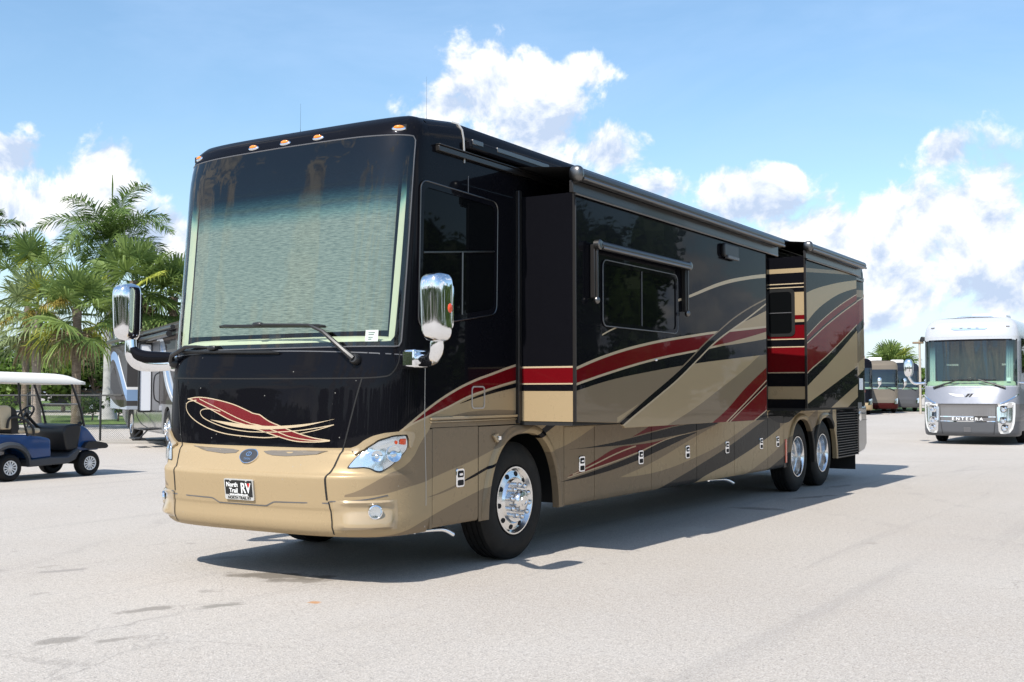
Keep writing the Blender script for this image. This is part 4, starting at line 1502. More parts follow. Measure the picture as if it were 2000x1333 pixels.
# ---- lower skirt: compartment doors with latches
def latch(door, y, z, x=W):
    mb = MB().prism(rrect(y - 0.058, y + 0.058, z - 0.078, z + 0.078, 0.022), fx, x - 0.003, x + 0.012)
    l = mb.build('door_latch', M['chrome'], door, bevel=0.005)
    return l


def latch_details(door, y, z, x=W):
    l = latch(door, y, z, x)
    mb = MB().prism(rrect(y - 0.042, y + 0.042, z - 0.062, z - 0.016, 0.012), fx, x + 0.011, x + 0.0135)
    mb.prism(rrect(y - 0.042, y + 0.042, z + 0.004, z + 0.060, 0.014), fx, x + 0.011, x + 0.0135)
    # joined dark recesses are part of the plate's face
    me = mb
    o = me.build('latch_recess', M['dark'], None)
    o.parent = door
    mb = MB().prism(rrect(y - 0.024, y + 0.024, z + 0.018, z + 0.040, 0.010), fx, x + 0.0138, x + 0.020)
    o = mb.build('latch_paddle', M['chrome'], None, bevel=0.003)
    o.parent = door


def skirt_door(y0, y1, z0, z1, lx=None):
    mb = MB()
    g_ = 0.004
    prof = [(W - 0.05, z0 + 0.01), (W - 0.028, z0), (W - 0.010, z0 + 0.006), (W, z0 + 0.035), (W, z1), (W - 0.04, z1)]
    n = len(prof)
    vs_ = [(x, y0 + g_, z) for x, z in prof] + [(x, y1 - g_, z) for x, z in prof]
    fs = [tuple(range(n)), tuple(reversed(range(n, 2 * n)))] + [(i, (i + 1) % n, n + (i + 1) % n, n + i) for i in range(n)]
    mb.add(vs_, fs)
    d = mb.build('compartment_door', M['side'], RV, bevel=0.003)
    if lx:
        latch_details(d, lx, 0.779)
    return d


skirt_door(1.006, 1.662, 0.402, 1.196, 1.385)
for (y0, y1), lx in zip(((3.13, 3.749), (3.749, 5.086), (5.086, 6.359), (6.359, 7.6), (7.6, 8.87), (8.87, 9.545)), (3.475, 4.807, 6.072, 7.336, 8.595, 9.273)):
    skirt_door(y0, y1, 0.396, 1.150, lx)
mb = MB()
mb.box(W - 0.04, W - 0.001, 3.13, 9.548, 1.154, 1.236)
mb.box(W - 0.04, W - 0.001, 9.55, 12.214, 1.163, 1.236)
mb.build('skirt_rail', M['side'], RV)
mb = MB()
mb.box(W - 0.04, W - 0.001, 0.972, 3.128, 1.200, 1.236)
mb.build('skirt_rail', M['side'], RV)
mb = MB().box(W - 0.05, W - 0.002, 0.972, 1.004, 0.402, 1.190)
mb.build('skirt_post', M['side'], RV)


def arch_panel(y0, y1, arches, z0, z1, name='wheel_arch_panel'):
    """skirt panel with wheel openings; each arch has a raised lip"""
    def zl(y):
        v = z0
        for c, a, top in arches:
            if abs(y - c) < a:
                u = abs(y - c) / a
                v = max(v, 0.40 + (top - 0.40) * (1 - u ** 2.6) ** 0.5)
        return v
    ys = set([y0, y1])
    for c, a, top in arches:
        for k in range(61):
            t = PI * k / 60
            ys.add(max(y0, min(y1, c - a * math.cos(t))))
    ys = sorted(ys)
    mb = MB()
    n = len(ys)
    for x in (W - 0.001, W - 0.05):
        for y in ys:
            mb.v.append((x, y, zl(y)))
        for y in ys:
            mb.v.append((x, y, z1))
    for i in range(n - 1):
        if ys[i + 1] - ys[i] < 1e-6:
            continue
        mb.f += [(i, i + 1, n + i + 1, n + i), (2 * n + i, 3 * n + i, 3 * n + i + 1, 2 * n + i + 1), (i, 2 * n + i, 2 * n + i + 1, i + 1)]
        mb.m += [0, 0, 0]
    p_ = mb.build(name, M['side'], RV, ang=45)
    for c, a, top in arches:
        lp = MB()
        pr = []
        for k in range(49):
            t = PI * k / 48
            u = -math.cos(t)
            zz_ = 0.40 + (top - 0.40) * max(0.0, 1 - abs(u) ** 2.6) ** 0.5
            pr.append((c + a * u, zz_))
        # offset ring outwards
        for k, (y, z) in enumerate(pr):
            py, pz = pr[max(k - 1, 0)], pr[min(k + 1, len(pr) - 1)]
            t = Vector((pz[0] - py[0], pz[1] - py[1])).normalized()
            nn = Vector((-t.y, t.x))
            for w_, x in ((0.0, W - 0.05), (0.0, W + 0.018), (0.022, W + 0.030), (0.055, W + 0.028), (0.078, W + 0.010), (0.085, W - 0.004)):
                lp.v.append((x, y + nn.x * w_, z + nn.y * w_))
        for k in range(len(pr) - 1):
            for j in range(5):
                lp.f.append((k * 6 + j, k * 6 + j + 1, (k + 1) * 6 + j + 1, (k + 1) * 6 + j))
                lp.m.append(0)
        lp.build('arch_lip', M['side'], p_, ang=60)
    return p_


arch_panel(1.666, 3.126, [(2.40, 0.600, 1.115)], 0.395, 1.190)
arch_panel(9.549, 12.215, [(10.36, 0.565, 1.075), (11.58, 0.555, 1.075)], 0.395, 1.160)
mb = MB().prism([(1.86, 1.11), (1.94, 1.13), (1.96, 1.06), (1.92, 1.045)], fx, W, W + 0.03)
mb.build('side_marker', M['tanpaint'], RV, bevel=0.008)
MB().prism(rrect(1.915, 1.955, 1.068, 1.105, 0.008), fx, W + 0.03, W + 0.045).build('marker_lens', M['chrome'], RV, bevel=0.004)
mb = MB().box(W, W + 0.012, 9.60, 9.665, 0.46, 0.80)
mb.build('side_reflector', M['redlens'], RV, bevel=0.004)
mb = MB()
mb.box(W - 0.05, W - 0.003, 12.219, 12.235, 0.38, 1.160)
mb.box(W - 0.05, W - 0.003, 12.219, 13.55, 1.160, 1.236)
mb.box(W - 0.05, W - 0.003, 13.50, 13.55, 0.40, 1.160)
mb.box(W - 0.10, W - 0.06, 12.23, 13.5, 0.38, 1.16)
gr = mb.build('radiator_grille', M['blackgloss'], RV)
for k in range(18):
    z = 0.40 + k * 0.0425
    mb = MB()
    mb.add([(W - 0.055, 12.238, z + 0.034), (W - 0.002, 12.238, z + 0.004), (W - 0.002, 12.238, z + 0.012), (W - 0.055, 12.238, z + 0.042),
            (W - 0.055, 13.498, z + 0.034), (W - 0.002, 13.498, z + 0.004), (W - 0.002, 13.498, z + 0.012), (W - 0.055, 13.498, z + 0.042)],
           [(0, 1, 2, 3), (4, 7, 6, 5), (0, 4, 5, 1), (1, 5, 6, 2), (2, 6, 7, 3), (3, 7, 4, 0)])
    mb.build('louvre', M['bronze'], gr, smooth=False)
mb = MB()
mb.prism([(13.553, 0.42), (13.95, 0.46), (14.10, 0.56), (14.10, 1.235), (13.553, 1.235)], fx, 0.4, W - 0.002)
mb.prism([(13.553, 0.42), (13.95, 0.46), (14.10, 0.56), (14.10, 1.235), (13.553, 1.235)], fx, -W + 0.002, -0.4)
mb.box(-0.4, 0.4, 13.6, 14.08, 0.5, 1.16)
rc = mb.build('rear_bumper', principled('rear_charcoal_paint', (0.045, 0.042, 0.04), 0.25, 0.2, coat=1.0), RV, bevel=0.03, seg=3)
MB().tube([(W - 0.002, 13.57, 0.99), (W - 0.002, 14.10, 0.99)], 0.004, 5).build('bumper_seam', M['dark'], rc)
mb = MB().prism(rrect(13.60, 13.72, 0.98, 1.14, 0.03), fx, W - 0.01, W + 0.006)
mb.build('rear_door_latch', M['chrome'], RV, bevel=0.004)
mb = MB().prism(rrect(13.62, 13.86, 1.52, 1.72, 0.01), fx, W, W + 0.004)
mb.build('warning_label', M['paper'], RV)
mb = MB().prism(rrect(13.5, 13.75, 1.20, 1.30, 0.02), fx, W, W + 0.008)
mb.build('rear_hatch_latch', M['seal'], RV)
for z in (0.9, 1.5, 2.1, 2.7, 3.2):
    MB().ellipsoid((W - 0.05, LEN, z), (0.03, 0.03, 0.06), 10, 6).build('tail_lamp', M['redlens'], RV)
mb = MB().box(-1.22, 1.22, 13.50, 13.52, 0.14, 0.44)
mb.build('mud_flap', principled('mud_flap_rubber', (0.008, 0.008, 0.008), 0.55), RV)

# underbody
mb = MB()
mb.box(-1.2, 1.205, 0.75, 1.62, 0.45, 1.15)
mb.box(-1.2, 1.205, 3.16, 9.55, 0.42, 1.15)
mb.box(-1.2, 1.165, 12.25, 13.5, 0.42, 1.15)
mb.box(-0.5, 0.5, 1.0, 13.5, 0.45, 0.95)
mb.box(-1.2, 1.2, 1.62, 13.5, 1.10, 1.158)
mb.box(-0.9, 0.9, 0.62, 0.80, 0.36, 0.9)
mb.build('chassis', M['chassis'], RV)
mb = MB()
for y in (2.288, 10.257, 11.505):
    mb.tube([(-1.0, y, 0.52), (1.0, y, 0.52)], 0.09, 10)
mb.build('axle', M['chassis'], RV)
mb = MB()
mb.box(-W + 0.002, -W + 0.05, 0.972, 1.66, 0.4, 1.236)
mb.box(-W + 0.002, -W + 0.05, 3.0, 9.6, 0.4, 1.236)
mb.box(-W + 0.002, -W + 0.05, 12.2, 13.55, 0.4, 1.236)
mb.box(-W + 0.002, -W + 0.05, 1.66, 3.0, 1.1, 1.236)
mb.box(-W + 0.002, -W + 0.05, 9.6, 12.2, 1.1, 1.236)
mb.build('passenger_skirt', M['side'], RV)
for pts in (((1.12, 0.98, 0.372), (1.15, 1.20, 0.365), (1.18, 1.30, 0.355), (1.215, 1.38, 0.31)), ((1.10, 7.15, 0.37), (1.14, 7.42, 0.362), (1.18, 7.55, 0.35), (1.225, 7.68, 0.30))):
    MB().tube(spline(pts, 4), 0.020, 10).build('exhaust_tip', M['chrome'], RV)


# ---- wheels
def tyre_mesh(mb, R=0.52, w=0.29, rim=0.298):
    """outer face at x = 0, tyre runs to x = -w"""
    h = w / 2
    prof = [(rim, -0.030), (rim + 0.02, -0.004), (rim + 0.06, 0.004), (rim + 0.11, 0.004), (R - 0.07, -0.004), (R - 0.03, -0.018), (R - 0.008, -0.034)]
    x = -0.05
    for k in range(4):
        x0 = -0.036 - (w - 0.072) * k / 4
        x1 = -0.036 - (w - 0.072) * (k + 1) / 4
        prof += [(R, x0 - 0.006), (R, x1 + 0.006), (R - 0.014, x1 + 0.004), (R - 0.014, x1 - 0.004)]
    prof += [(R - 0.008, -w + 0.034), (R - 0.05, -w + 0.01), (rim + 0.06, -w), (rim, -w + 0.03)]
    mb.lathe(prof, (0, 0, 0), 'x', 72)


def make_wheel(kind):
    t = MB()
    tyre_mesh(t)
    w_ = t.build('wheel', M['rubber'], None, ang=30)
    r = MB()
    if kind == 'steer':
        prof = [(0.300, -0.05), (0.304, -0.012), (0.300, 0.000), (0.288, 0.000), (0.276, -0.014), (0.262, -0.030), (0.205, -0.012), (0.196, 0.004), (0.190, 0.012), (0.100, 0.012), (0.001, 0.012)]
    else:
        prof = [(0.300, -0.05), (0.304, -0.012), (0.300, 0.000), (0.288, 0.000), (0.276, -0.014), (0.268, -0.05), (0.262, -0.10), (0.236, -0.112), (0.228, -0.16), (0.205, -0.175), (0.10, -0.175), (0.001, -0.175)]
    r.lathe(prof, (0, 0, 0), 'x', 64)
    rim = r.build('rim', M['alloy'], w_, ang=30)
    d = 0.0 if kind == 'steer' else -0.187
    for k in range(10):
        h = MB()
        a = 2 * PI * k / 10 + 0.31
        rr = 0.236 if kind == 'steer' else 0.19
        x = -0.022 if kind == 'steer' else -0.168
        c = Vector((x, rr * math.cos(a), rr * math.sin(a)))
        n = Vector((0.96, -0.28 * math.cos(a), -0.28 * math.sin(a))) if kind != 'steer' else Vector((0.95, 0.30 * math.cos(a), 0.30 * math.sin(a)))
        n.normalize()
        h.tube([c - n * 0.002, c + n * 0.0065], 0.023, 14)
        h.build('hand_hole', M['dark'], w_)
    for k in range(10):
        a = 2 * PI * k / 10
        rr = 0.142
        c = Vector((0.012 + d, rr * math.cos(a), rr * math.sin(a)))
        lug = MB()
        lug.tube([c, c + Vector((0.03, 0, 0)), c + Vector((0.034, 0, 0)), c + Vector((0.052, 0, 0)), c + Vector((0.062, 0, 0)), c + Vector((0.066, 0, 0))], [0.020, 0.019, 0.023, 0.022, 0.014, 0.002], 12)
        lug.build('lug_nut', M['alloy'], w_)
    hb = MB().lathe([(0.102, 0.010 + d), (0.098, 0.030 + d), (0.092, 0.070 + d), (0.080, 0.088 + d), (0.050, 0.094 + d), (0.048, 0.100 + d), (0.034, 0.100 + d), (0.030, 0.094 + d), (0.001, 0.094 + d)], (0, 0, 0), 'x', 40)
    hb.build('hub_cover', M['alloy'], w_, ang=30)
    return w_


ws_ = make_wheel('steer')
wd_ = make_wheel('drive')
for src, y, sg, first in ((ws_, 2.288, 1, True), (wd_, 10.257, 1, True), (wd_, 11.505, 1, False), (ws_, 2.288, -1, False), (wd_, 10.257, -1, False), (wd_, 11.505, -1, False)):
    o = src if first else copy_tree(src)
    o.parent = RV
    o.location = (sg * 1.252, y, 0.52)
    o.rotation_euler = (0.2 * y, 0, 0) if sg > 0 else (0, 0, PI)

# ================================================================== other motorhomes
SILVER = (0.36, 0.37, 0.39)
WHITE = (0.72, 0.72, 0.71)
GUN = (0.11, 0.115, 0.125)


def coach_body(root, cap, L, mat, arches, ztop_scale=1.0, roof=None):
    """shell with walls, roof, skirts with wheel openings and a front cap that leaves the windshield open"""
    hwt = cap.HW
    zroof = hwt[-1][0]
    prof = [(tab(hwt, z), z) for z in [1.16, 2.0, 3.0] + [q[0] for q in hwt if q[0] > 3.0]]
    sec = prof + [(0, zroof + 0.03)] + [(-x, z) for x, z in reversed(prof)]
    ys = [cap.YE, L * 0.5, L - 0.12, L]
    mb = MB()

    def f(i, j):
        x, z = sec[i]
        return (x * (0.97 if j == 3 else 1), ys[j], z)
    mb.grid(f, len(sec), 4)
    mb.add([f(i, 3) for i in range(len(sec))], [tuple(range(len(sec)))])
    mb.add([(-1.2, cap.YE, 1.17), (1.2, cap.YE, 1.17), (1.2, L, 1.17), (-1.2, L, 1.17)], [(0, 1, 2, 3)])
    mb.build('body_shell', mat, root)

    def zl(y):
        v = 0.38
        for c, a in arches:
            if abs(y - c) < a:
                v = max(v, 0.38 + 0.72 * (1 - (abs(y - c) / a) ** 2.6) ** 0.5)
        if y > L - 1.2:
            v = max(v, 0.38 + 0.35 * (y - L + 1.2) / 1.2)
        return v
    yy = {cap.YE, L, L - 1.2}
    for c, a in arches:
        for k in range(31):
            yy.add(c - a * math.cos(PI * k / 30))
    yy = sorted(yy)
    mb = MB()
    for sg in (1, -1):
        b = len(mb.v)
        n = len(yy)
        for x in (1.274 * sg, 1.22 * sg):
            mb.v += [(x, y, zl(y)) for y in yy] + [(x, y, 1.165) for y in yy]
        for i in range(n - 1):
            mb.f += [(b + i, b + i + 1, b + n + i + 1, b + n + i), (b + 2 * n + i, b + 3 * n + i, b + 3 * n + i + 1, b + 2 * n + i + 1), (b + i, b + 2 * n + i, b + 2 * n + i + 1, b + i + 1)]
            mb.m += [0, 0, 0]
    mb.build('skirt', mat, root, ang=45)
    mb = MB()
    lo = cap.YE - 0.2
    for c, a in sorted(arches) + [(L - 0.3, 0)]:
        if c - a - 0.02 > lo:
            mb.box(-1.18, 1.18, lo, c - a - 0.02, 0.45, 1.15)
        lo = c + a + 0.02
    mb.box(-0.5, 0.5, cap.YE, L - 0.3, 0.42, 1.0)
    mb.box(-1.18, 1.18, cap.YE, L - 0.3, 1.08, 1.16)
    mb.build('chassis', M['chassis'], root)


def coach_cap(root, cap, mat, zb, zt, sb, name='front_cap'):
    z0, z1 = cap.HW[0][0], cap.HW[-1][0]
    zz = sorted(set([q[0] for q in cap.YC] + [q[0] for q in cap.HW if z0 <= q[0] <= z1] + [zb, zt] + [z0 + (z1 - z0) * k / 30 for k in range(31)]))
    zz = [z for z in zz if z0 <= z <= z1]
    ss = [-1.7, -1.638, -1.58, -1.52, -1.46, -1.40, -1.36, -sb, -1.2, -1.1, -0.95, -0.75, -0.5, -0.25]
    ss = ss + [0] + [-q for q in reversed(ss)]
    mb = MB()
    mb.grid(lambda i, j: cap.p(ss[i], zz[j]), len(ss), len(zz), skip=lambda i, j: zb <= zz[j] < zt - 1e-6 and abs(ss[i] + ss[i + 1]) / 2 < sb)
    return mb.build(name, mat, root, ang=50)


GL_FAR = tinted_glass('coach_windshield', (0.50, 0.66, 0.60), 2.3, 0.0, 1.55, (1.6, 3.2, [(0.0, (0.70, 0.86, 0.76)), (0.5, (0.55, 0.74, 0.70)), (0.72, (0.20, 0.34, 0.38)), (0.85, (0.03, 0.045, 0.06)), (1.0, (0.02, 0.03, 0.04))]), streak=0.5)


def coach_glass(root, cap, zb, zt, sb, curtain=None):
    cap.patch('windshield', [(-sb - 0.01, zb - 0.01), (sb + 0.01, zb - 0.01), (sb + 0.01, zt + 0.01), (-sb - 0.01, zt + 0.01)], 0.003, GL_FAR, root, 0.15)
    mb = MB()
    mb.grid(lambda i, j: cap.at(-sb + 2 * sb * i / 20, [zb - 0.02, zb + 0.10, zb + 0.14, zb + 0.14][j], [-0.03, -0.06, -0.15, -0.7][j]), 21, 4)
    mb.build('dashboard', M['dash'], root, fixn=False)
    mb = MB()
    mb.box(-1.18, 1.18, 2.2, 2.25, 1.2, zt + 0.1)
    mb.build('cabin_bulkhead', principled('cabin_brown', (0.30, 0.32, 0.30), 0.8), root)
    if curtain:
        for sg in (-1, 1):
            mb = MB()
            mb.grid(lambda i, j: cap.at(sg * (sb - 0.02 - 0.3 * i / 8), zb + 0.1 + (zt - zb - 0.1) * j / 6, -0.12 - 0.03 * (i % 2)), 9, 7)
            mb.build('curtain', curtain, root, fixn=False)


def coach_wheels(root, ys_, sides=(1,)):
    for k, y in enumerate(ys_):
        for sg in sides:
            o = copy_tree(ws_ if k == 0 else wd_)
            o.parent = root
            o.location = (sg * 1.252, y, 0.52)
            o.rotation_euler = (0.3 * y, 0, 0) if sg > 0 else (0, 0, PI)


def coach_mirror(root, cap, sg, z=1.95, mat=None):
    m0 = cap.p(sg * 1.42, z - 0.35)
    mb = MB().tube(spline([m0, (sg * 1.55, m0.y - 0.1, z - 0.35), (sg * 1.66, m0.y - 0.18, z - 0.2), (sg * 1.68, m0.y - 0.18, z - 0.1)], 4), 0.04, 10)
    a = mb.build('mirror', mat or M['chrome'], root)
    mb = MB().ellipsoid((sg * 1.68, m0.y - 0.18, z + 0.10), (0.13, 0.11, 0.26), 18, 12, p=0.7)
    mb.build('mirror_head', mat or M['chrome'], a)


def coach_wipers(root, cap, zb):
    for s0, s1, e0 in ((0.95, 0.25, 0.55), (-0.95, -0.25, -0.55)):
        mb = MB()
        mb.tube([cap.at(s0, zb - 0.08, 0.04), cap.at(s1, zb + 0.16, 0.06)], [0.03, 0.014], 8)
        mb.tube([cap.at(s1 - 0.45, zb + 0.13, 0.03), cap.at(s1, zb + 0.16, 0.04), cap.at(s1 + 0.45, zb + 0.15, 0.03)], 0.016, 6)
        mb.build('wiper', M['blackplastic'], root)


# ---- silver and white coach on the right
ECAP = Cap([(.24, .34), (.28, .26), (.36, .22), (.66, .19), (.68, .20), (.80, .21), (1.12, .23), (1.15, .20), (1.18, .22), (1.40, .36), (1.60, .48), (1.66, .52), (3.02, .66), (3.06, .66), (3.3, .72), (3.45, .80), (3.56, .95), (3.60, 1.08)],
           [(.24, 1.22), (.28, 1.26), (.40, 1.275), (3.05, 1.275), (3.2, 1.262), (3.35, 1.225), (3.47, 1.15), (3.55, 1.05), (3.60, 0.95)], [(.9, 3.4), (3.3, 3.6), (3.5, 3.2)], 1.12)
E_st = [(None, 2.90, (0.52, 0.53, 0.55)), (1.62, 1.14, (0.25, 0.26, 0.29)), (1.14, 0.78, (0.20, 0.195, 0.195)), (0.78, 0.66, (0.17, 0.165, 0.165)), (0.66, None, GUN),
        ([(1.0, 2.95), (2.2, 2.6), (4, 2.2), (13, 1.9)], [(1.0, 1.60), (2.2, 1.5), (4, 1.4), (13, 1.3)], SILVER)]
M['entegra'] = paint('silver_coach_paint', SILVER, E_st, (0.0, 13.0), (0.0, 4.0), rough=0.25, metal=0.3)
ER = empty('motorhome', (0.64, 26.98, 0), rad(0))
tag(ER, 'silver and white motorhome facing the camera at the right edge', 'motorhome')
coach_body(ER, ECAP, 12.8, M['entegra'], [(2.4, 0.58), (9.4, 0.56), (10.6, 0.55)])
coach_cap(ER, ECAP, M['entegra'], 1.66, 2.94, 1.30)
coach_glass(ER, ECAP, 1.66, 2.94, 1.30, principled('pale_curtain', (0.5, 0.5, 0.48), 0.9))
ECAP.ribbon('windshield_top_band', [(-1.31, 2.94), (0, 2.95), (1.31, 2.94)], 0.05, 0.006, M['blackgloss'], ER)  # black gloss band along the top edge of the glass
coach_wheels(ER, [2.4, 9.4, 10.6], (1, -1))
coach_wipers(ER, ECAP, 1.66)
for sg in (1, -1):
    coach_mirror(ER, ECAP, sg, 2.08)
    fr_ = [(0.76, 1.06), (0.84, 1.10), (1.18, 1.18), (1.24, 1.10), (1.20, 0.62), (1.08, 0.36), (0.98, 0.32), (0.80, 0.36)]
    fr_ = [(sg * a, b) for a, b in fr_]
    lamp = ECAP.patch('headlight', round_poly(fr_, 0.04, 2), 0.006, M['reflector'], ER, 0.08)
    led = [(sg * a, b) for a, b in ((0.80, 1.10), (1.17, 1.16), (1.21, 1.08), (1.18, 0.62), (1.06, 0.37), (0.84, 0.36))]
    ECAP.ribbon('light_bar', led, 0.06, 0.012, M['white'], lamp, 2)
    for s_, z_ in ((0.93, 1.0), (0.92, 0.68), (0.95, 0.48)):
        q = ECAP.at(sg * s_, z_, 0.02)
        mb = MB().lathe([(0.095, 0.0), (0.095, -0.03), (0.08, -0.03), (0.05, 0.0), (0.03, -0.03), (0.001, -0.035)], q, 'y', 24)
        mb.build('lamp_reflector', M['chrome'], lamp)
        MB().ellipsoid((q.x, q.y - 0.01, q.z + 0.075), (0.10, 0.02, 0.028), 12, 6).build('lamp_lid', M['blackplastic'], lamp)
    ECAP.ribbon('hood_line', [(sg * 1.40, 1.42), (sg * 1.25, 1.36), (sg * 1.0, 1.22), (sg * 0.78, 1.13)], 0.03, 0.006, M['chrome'], ER)
    ECAP.ribbon('nose_seam', [(sg * 0.74, 1.10), (sg * 0.72, 0.7), (sg * 0.68, 0.30)], 0.014, 0.003, M['dark'], ER)
    ECAP.patch('roof_light', round_poly([(sg * 0.98, 3.30), (sg * 1.10, 3.30), (sg * 1.10, 3.335), (sg * 0.98, 3.34)], 0.01, 2), 0.004, M['seal'], ER)
ECAP.ribbon('grille_bar', [(-0.73, 0.785), (0, 0.785), (0.73, 0.785)], 0.03, 0.008, M['chrome'], ER)
ECAP.ribbon('grille_bar', [(-0.72, 0.66), (0, 0.652), (0.72, 0.66)], 0.018, 0.006, M['chrome'], ER)
for x_ in range(22):
    s_ = -0.68 + x_ * 0.0648
    ECAP.ribbon('grille_rib', [(s_, 0.81), (s_, 1.08)], 0.006, 0.003, M['seal'], ER, 1)


def on(cap, s, z, off):
    p0 = cap.at(s, z, off)
    n = cap.n(s, z)
    x = (cap.p(s + .01, z) - cap.p(s - .01, z)).normalized()
    y = n.cross(x)
    return Matrix(((x.x, y.x, n.x, p0.x), (x.y, y.y, n.y, p0.y), (x.z, y.z, n.z, p0.z), (0, 0, 0, 1)))


text_mesh('brand_lettering', 'E N T E G R A', 0.115, M['paper'], ER, on(ECAP, 0.0, 0.722, 0.010), bold=0.001, sx=1.18)
ECAP.patch('front_camera', rrect(-0.10, 0.08, 0.36, 0.50, 0.01), 0.006, M['seal'], ER)
ECAP.patch('nose_emblem', [(-0.08, 1.33), (-0.02, 1.33), (0.06, 1.43), (0.0, 1.43)], 0.004, M['dark'], ER)
ECAP.patch('nose_emblem', [(0.02, 1.33), (0.06, 1.33), (0.14, 1.43), (0.08, 1.43)], 0.004, M['dark'], ER)
for sg in (1, -1):
    ECAP.patch('nose_wing', [(sg * 0.10, 1.345), (sg * 0.34, 1.36), (sg * 0.52, 1.43), (sg * 0.30, 1.415), (sg * 0.14, 1.41)], 0.003, M['paper'], ER)
ECAP.patch('roof_lamp_pod', round_poly([(-0.50, 3.30), (-0.40, 3.24), (0.40, 3.24), (0.50, 3.30), (0.48, 3.345), (-0.48, 3.345)], 0.03, 2), 0.012, principled('pod_blue', (0.30, 0.42, 0.60), 0.2, coat=1.0), ER, 0.08, thick=0.02)
for s_ in (-0.2, 0, 0.2):
    ECAP.patch('pod_lamp', rrect(s_ - 0.04, s_ + 0.04, 3.275, 3.305, 0.01), 0.016, M['seal'], bpy.data.objects['roof_lamp_pod'])
mb = MB()
mb.grid(lambda i, j: ((-0.60 + 0.06 * i), 0.86 + 0.30 * j, ECAP.p((-0.60 + 0.06 * i), 3.45).z + [0.0, 0.17, 0.24, 0.26, 0.26, 0.1][j] * (1 - ((-0.6 + 0.06 * i) / 0.66) ** 6)), 21, 6)
mb.build('roof_fairing', principled('white_gelcoat', (0.56, 0.57, 0.58), 0.25, coat=1.0), ER)
mb = MB()
mb.box(-0.5, 0.5, 4.0, 5.0, 3.6, 3.9)
mb.build('roof_air_conditioner', M['white'], ER, bevel=0.06)
mb = MB().prism(round_poly([(1.3, 3.0), (2.5, 3.0), (2.5, 2.1), (1.3, 2.0)], 0.08), fx, W, W + 0.01)
mb.build('side_window', M['blackglass'], ER)
ECAP.patch('price_sheet', rrect(0.98, 1.09, 1.78, 1.88, 0.005), -0.01, M['paper'], ER)
mb = MB().box(-0.06, 0.06, 0.66, 0.70, 1.68, 1.90)
mb.build('dash_camera', M['blackplastic'], ER, bevel=0.02)

# ---- row of far coaches
FCAP = Cap([(.30, .30), (.36, .22), (.6, .18), (.9, .20), (1.1, .26), (1.6, .36), (3.0, .60), (3.3, .68), (3.5, .80), (3.62, .98)],
           [(.30, 1.23), (.36, 1.26), (.5, 1.275), (3.2, 1.275), (3.4, 1.24), (3.52, 1.15), (3.58, 1.05), (3.62, 0.95)], [(.9, 3.8), (3.3, 4.0), (3.5, 3.6)], 1.02)


def far_coach(label, loc, rz, stripes, base, vee=None, mirror=None, lamp=True):
    r = empty('motorhome', loc, rz)
    tag(r, label, 'motorhome')
    mt = paint('far_coach_paint', base, stripes, (0.0, 13.0), dirt=False)
    coach_body(r, FCAP, 12.5, mt, [(2.4, 0.58), (9.4, 0.56)])
    coach_cap(r, FCAP, mt, 1.66, 3.0, 1.30)
    coach_glass(r, FCAP, 1.66, 3.0, 1.30)
    coach_wheels(r, [2.4, 9.4], (1, -1))
    coach_wipers(r, FCAP, 1.66)
    for sg in (1, -1):
        coach_mirror(r, FCAP, sg, 2.05, mirror)
        if lamp:
            h = FCAP.patch('headlight', round_poly([(sg * a, b) for a, b in ((0.90, 0.62), (1.20, 0.66), (1.28, 1.05), (1.0, 0.98))], 0.04, 2), 0.006, M['reflector'], r, 0.1)
    if vee:
        FCAP.ribbon('vee_emblem', [(-0.55, 1.22), (-0.2, 1.16), (0, 1.06), (0.2, 1.16), (0.55, 1.22)], 0.06, 0.005, vee, r, 2)
        FCAP.ribbon('name_bar', [(-0.72, 0.86), (0, 0.86), (0.72, 0.86)], 0.09, 0.006, M['satin'], r, 2)
    mb = MB()
    mb.box(-0.45, 0.45, 3.2, 4.1, 3.62, 3.92)
    mb.build('roof_air_conditioner', M['white'], r, bevel=0.06)
    mb = MB().prism(rrect(1.3, 2.6, 2.0, 2.95, 0.08), fx, W, W + 0.01)
    mb.build('side_window', M['blackglass'], r)
    MB().prism(rrect(4.5, 6.0, 2.1, 2.8, 0.08), fx, W, W + 0.01).build('side_window', M['blackglass'], r)
    return r


far_coach('black motorhome with tan bumper and chrome vee emblem, far right row', (-13.1, 66.0, 0), rad(19), [(None, 0.78, BLACK), (0.70, 0.66, PIN)], TAN, M['satin'])
far_coach('tan motorhome with dark red bumper, between two dark coaches', (-12.9, 72.0, 0), rad(19), [(None, 0.72, (0.17, 0.145, 0.115)), ([(0.2, 2.9), (13, 3.1)], [(0.2, 2.7), (13, 2.9)], BLACK)], (0.05, 0.008, 0.008), None, M['chrome'])
far_coach('charcoal motorhome peeking out behind the tan one', (-13.0, 79.0, 0), rad(19), [(None, 2.9, (0.02, 0.025, 0.035))], (0.09, 0.09, 0.095), None)
far_coach('white and grey motorhome partly hidden behind the silver coach', (-11.0, 86.0, 0), rad(-38), [(None, 1.45, WHITE), (1.5, 1.0, (0.25, 0.25, 0.26))], (0.6, 0.6, 0.6), None)

